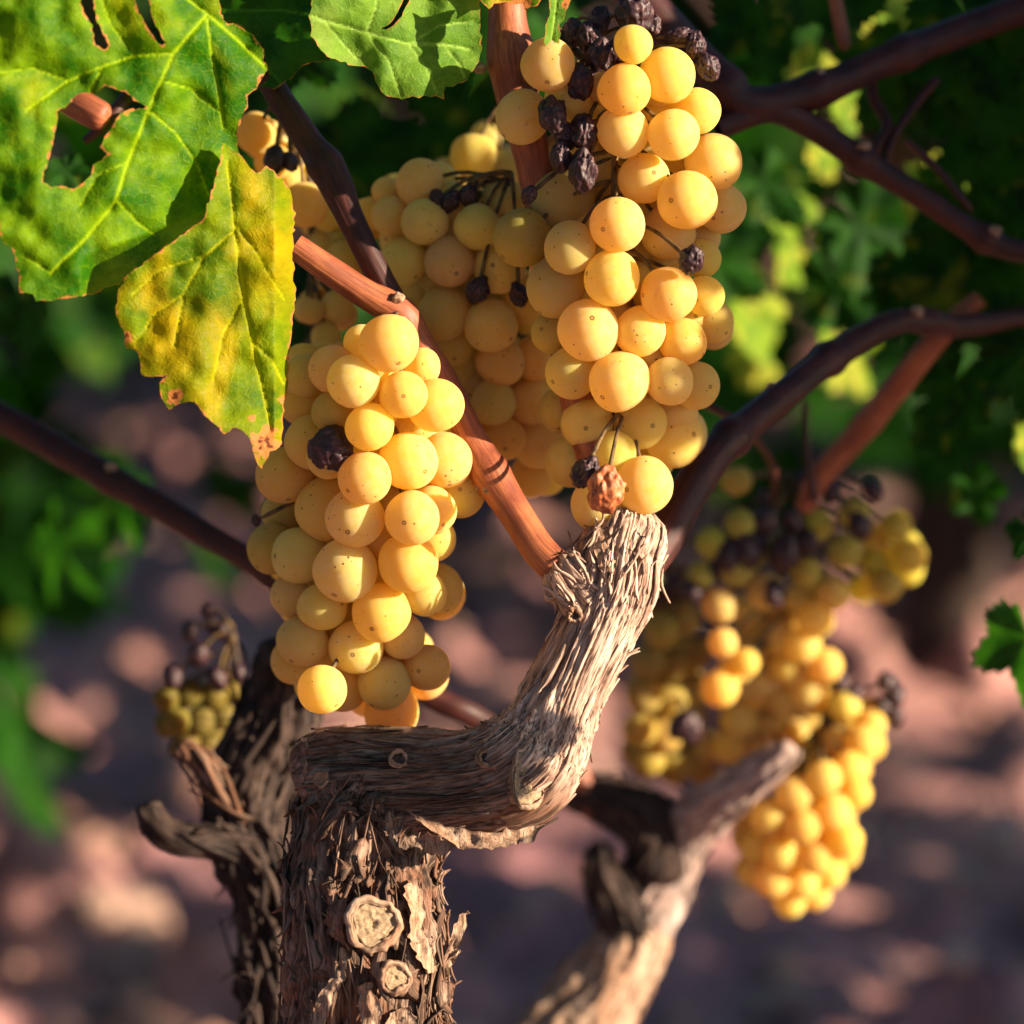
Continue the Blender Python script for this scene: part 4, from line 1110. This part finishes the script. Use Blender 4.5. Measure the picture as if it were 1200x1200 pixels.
# individual blurred leaves of the main vine's own canopy (upper right, edges)
near = [ (860, 330, 1350, 90, (.8, -.8, .2), .2, 1), (900, 230, 1250, 80, (.8, -.8, .3), 1.2, 1), (930, 290, 1300, 60, (.9, -.6, .2), -.8, 1), (980, 390, 1400, 90, (.8, -.8, .1), .5, 1), (870, 430, 1500, 80, (.8, -.8, .1), 2.1, 1), (960, 200, 1150, 55, (.8, -.8, .1), 2.8, 1), (990, 100, 880, 60, (.8, -.8, .1), .1, 1), (1080, 230, 880, 60, (.8, -.8, .1), .4, 1), (640, 20, 1000, 80, (.5, -1, .1), .4, 0), (300, 120, 1000, 80, (.7, -1, .1), .4, 0),
 (1150, 60, 500, 150, (-.6, -1, -.1), 1.0, 0), (1060, 60, 620, 120, (-.7, -1, -.2), -.6, 0), (1130, 200, 700, 130, (-.7, -1, -.1), .2, 0), (1190, 330, 620, 110, (-.6, -1, .0), 1.1, 0), (1100, 480, 760, 70, (-.6, -1, .1), .3, 0), (20, 330, 900, 90, (-.8, -1, 0), .3, 0), (60, 620, 1500, 110, (-.8, -1, 0), .9, 2), (150, 560, 1600, 110, (-.8, -1, 0), -.6, 2),
 # x, y, dp, half-length px, normal, roll, mat
 (1120, -10, 520, 150, (-.2, -1, .5), .5, 0), (1010, -30, 560, 120, (.2, -1, .2), -1.2, 0), (1180, 120, 600, 150, (-.3, -1, .2), .2, 0), (1090, 130, 640, 110, (.1, -1, .6), 2.2, 0),
 (880, -20, 620, 120, (-.6, -1, .1), .4, 0), (1150, 300, 680, 150, (-.2, -1, .3), -.5, 0), (1060, 300, 760, 130, (.1, -.9, .2), .6, 0), (1195, 390, 640, 120, (-.1, -1, .3), .3, 0),
 (1130, 430, 700, 90, (-.3, -.9, .1), -.4, 0), (990, 250, 980, 120, (.3, -1, .1), .9, 0), (1200, 725, 470, 110, (-.8, -1, -.1), .1, 2), (1200, 610, 470, 60, (-.4, -.8, .3), .8, 0),
 (1085, 200, 820, 85, (.75, -1, .15), .3, 1), (960, 70, 860, 80, (.7, -1, .1), -.5, 1), (1015, 45, 900, 60, (.8, -.8, .1), 1.2, 1), (1195, 70, 900, 60, (.8, -.8, .1), 1.2, 1), (1200, 500, 760, 60, (.8, -.8, .1), .2, 1),
 (880, 200, 1000, 90, (.1, -1, .5), .7, 0), (960, 340, 1100, 110, (-.2, -1, .2), 1.7, 0), (900, 90, 1000, 100, (-.2, -1, .2), 2.6, 0), (1180, 260, 560, 70, (-.2, -1, .5), 2, 0),
 (20, 20, 60, 70, (-.6, -1, -.3), .3, 0), (20, 180, 80, 90, (-.6, -1, -.1), -.3, 0), (75, 190, 380, 45, (.2, -1, .5), .2, 0), (440, 60, 700, 130, (-.2, -1, .2), 2.2, 0), (390, 160, 900, 140, (.1, -1, .4), .7, 0), (560, 90, 880, 120, (-.3, -1, .1), -.4, 0),
 (470, 170, 1000, 110, (-.2, -1, .5), .2, 0), (330, 40, 560, 90, (-.4, -1, .1), .9, 0), (1140, 560, 900, 60, (-.3, -1, .3), .4, 0), (870, 340, 1300, 90, (.8, -.6, .2), .2, 1), (820, 300, 1200, 90, (.1, -1, .3), 1, 0)]
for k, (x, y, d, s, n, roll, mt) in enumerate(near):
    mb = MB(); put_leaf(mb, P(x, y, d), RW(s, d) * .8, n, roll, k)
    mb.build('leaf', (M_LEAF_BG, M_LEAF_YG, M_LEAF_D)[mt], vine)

# unseen leaves added beyond the right edge, shading canes, right bunch and knee
def shade(x, y, dp, t, size, k):
    q = P(x, y, dp) + tosun * t
    mb = MB(); rg = random.Random(k + 500)
    put_leaf(mb, q + Vector((0, 0, size * .5)), size, (tosun.x + rg.uniform(-.3, .3), tosun.y + rg.uniform(-.3, .3), tosun.z + rg.uniform(-.1, .5)), rg.uniform(-.6, .6), k)
    mb.build('leaf', M_LEAF_BG, vine)  # added shade leaf, out of view
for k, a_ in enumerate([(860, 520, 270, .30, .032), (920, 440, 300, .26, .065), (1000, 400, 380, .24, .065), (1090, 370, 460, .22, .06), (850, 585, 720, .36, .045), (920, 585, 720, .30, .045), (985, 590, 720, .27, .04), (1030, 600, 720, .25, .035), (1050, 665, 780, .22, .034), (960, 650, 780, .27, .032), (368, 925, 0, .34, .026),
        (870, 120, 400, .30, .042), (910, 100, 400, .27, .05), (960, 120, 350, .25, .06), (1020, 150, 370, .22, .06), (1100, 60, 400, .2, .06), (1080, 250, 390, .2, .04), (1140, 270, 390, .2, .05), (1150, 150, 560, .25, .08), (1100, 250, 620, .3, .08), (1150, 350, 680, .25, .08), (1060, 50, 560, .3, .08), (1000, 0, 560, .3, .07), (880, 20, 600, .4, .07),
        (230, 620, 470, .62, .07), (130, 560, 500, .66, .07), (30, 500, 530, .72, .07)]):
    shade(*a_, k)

# unseen crown leaves added above the frame to block skylight on wood and soil
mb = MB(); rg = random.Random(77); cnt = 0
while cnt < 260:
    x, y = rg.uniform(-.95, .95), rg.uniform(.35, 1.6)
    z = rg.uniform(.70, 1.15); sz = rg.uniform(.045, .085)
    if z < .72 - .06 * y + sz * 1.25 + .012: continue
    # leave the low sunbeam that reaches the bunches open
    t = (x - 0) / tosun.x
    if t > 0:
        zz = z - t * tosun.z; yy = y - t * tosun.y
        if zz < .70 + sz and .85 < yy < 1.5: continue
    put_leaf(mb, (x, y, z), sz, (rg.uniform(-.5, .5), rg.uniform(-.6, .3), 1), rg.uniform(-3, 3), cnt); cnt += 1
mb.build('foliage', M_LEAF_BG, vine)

# ------------------------------------------------------------------ other vines
def vine_foliage(seed, n=330, rad=.42, zlo=.22, zhi=1.05, lsize=.075):
    rg = random.Random(seed); mb = MB()
    for k in range(n):
        a = rg.uniform(0, 2 * math.pi); q = rg.random() ** .45
        t = rg.random()
        zz = zlo + (zhi - zlo) * t
        rr_ = rad * q * (0.55 + .75 * math.sin(math.pi * min(1, t * .9 + .1)))
        pos = (math.cos(a) * rr_ * 1.15, math.sin(a) * rr_, zz)
        n_ = (math.cos(a) * .7 + rg.uniform(-.6, .6), math.sin(a) * .7 + rg.uniform(-.6, .6), rg.uniform(.1, 1.0))
        put_leaf(mb, pos, lsize * rg.uniform(.55, 1.15), n_, rg.uniform(-1.2, 1.2), k + seed)
    return mb
def bg_vine_meshes(seed):
    rg = random.Random(seed)
    root = empty('grapevine', (0, 0, 0), cat='grapevine', group='grapevines')
    sw = Sweep([(Vector((0, 0, -.05)), .045), (Vector((.01, 0, .12)), .036), (Vector((.03, .01, .25)), .034), (Vector((.02, 0, .34)), .04)], .006)
    mb = MB(); v, f, bc = sw.mesh(40, bark_disp(seed, plate=2.5, lump=3)); mb.add(v, f, bc); mb.build('trunk', M_BARKD, root, (0, 0, 0))
    for k in range(7):
        a = k * .9 + rg.uniform(-.2, .2); e = rg.uniform(.25, .5)
        p = [Vector((.02, 0, .32)), Vector((math.cos(a) * .12, math.sin(a) * .12, .45)), Vector((math.cos(a) * e * .8, math.sin(a) * e * .8, .75)), Vector((math.cos(a) * e * 1.1, math.sin(a) * e * 1.1, 1.0))]
        s2 = Sweep([(p[0], .008), (p[1], .006), (p[2], .005), (p[3], .003)], .01)
        mb = MB(); v, f, bc = s2.mesh(10, None); mb.add(v, f, bc); mb.build('cane', M_CANE_DK, root, (0, 0, 0))
    vine_foliage(seed).build('foliage', M_LEAF_BG, root, (0, 0, 0))
    return root
protos = [bg_vine_meshes(61), bg_vine_meshes(62), bg_vine_meshes(63)]
def kids(o): return [c for c in bpy.data.objects if c.parent == o]
def copy_vine(src):
    r = src.copy(); COL.objects.link(r)
    for ch in kids(src):
        c = ch.copy(); COL.objects.link(c); c.parent = r
    return r
spots = [ # x, y, rot, scale, label
 (-.56, 2.05, .3, .86, 'dark leafy grapevine filling the left edge behind the yellow leaf'),
 (.34, 2.75, 1.4, 1.0, 'green blurred grapevine behind the right canes'),
 (-.15, 3.9, 2.2, 1.0, 'distant dark grapevine in the row behind the centre bunch'),
 (1.25, 3.3, .2, 1.0, 'distant grapevine at the far right of the back row'),
 (.65, 4.35, 3.4, 1.05, 'distant sunlit grapevine between the centre bunch and the right canes'),
 (-1.1, 4.1, 4.1, 1.0, 'distant grapevine at the far left of the back row'),
 (-.6, 5.6, 5.0, 1.05, 'farthest grapevine seen past the left bunch'),
 (.25, 5.7, 2.6, 1.05, 'farthest grapevine seen past the centre bunch'),
 (1.2, 5.6, 1.1, 1.05, 'farthest grapevine seen past the right canes'),
 (1.3, 1.72, 2.0, .8, 'unseen grapevine added outside the right edge to shade the soil'),  # added out of view as a shade caster
 (.05, 3.35, .9, .95, 'distant grapevine just left of the upright cane'),
 (1.05, 3.0, 2.9, .95, 'green grapevine at the right edge behind the dark leaves'),
 (-1.35, .7, 1.0, 1.0, 'unseen grapevine added left of the viewer to block low skylight'),  # unseen, added to block low skylight
 (-1.0, -.9, 1.0, 1.0, 'unseen grapevine added behind the viewer on the left to block low skylight'),  # added unseen to block low skylight and bounce
 (.5, -1.3, 1.0, 1.0, 'unseen grapevine added behind the viewer on the right to block low skylight'),  # added out of view to cut skylight
 (-.95, 1.9, 3.0, .9, 'grapevine just outside the left edge'),
]
for k, (x, y, r, s, lab) in enumerate(spots):
    o = protos[k] if k < 3 else copy_vine(protos[k % 3])
    o.location = (x, y, 0); o.rotation_euler = (0, 0, r); o.scale = (s, s, s)
    o['label'] = lab
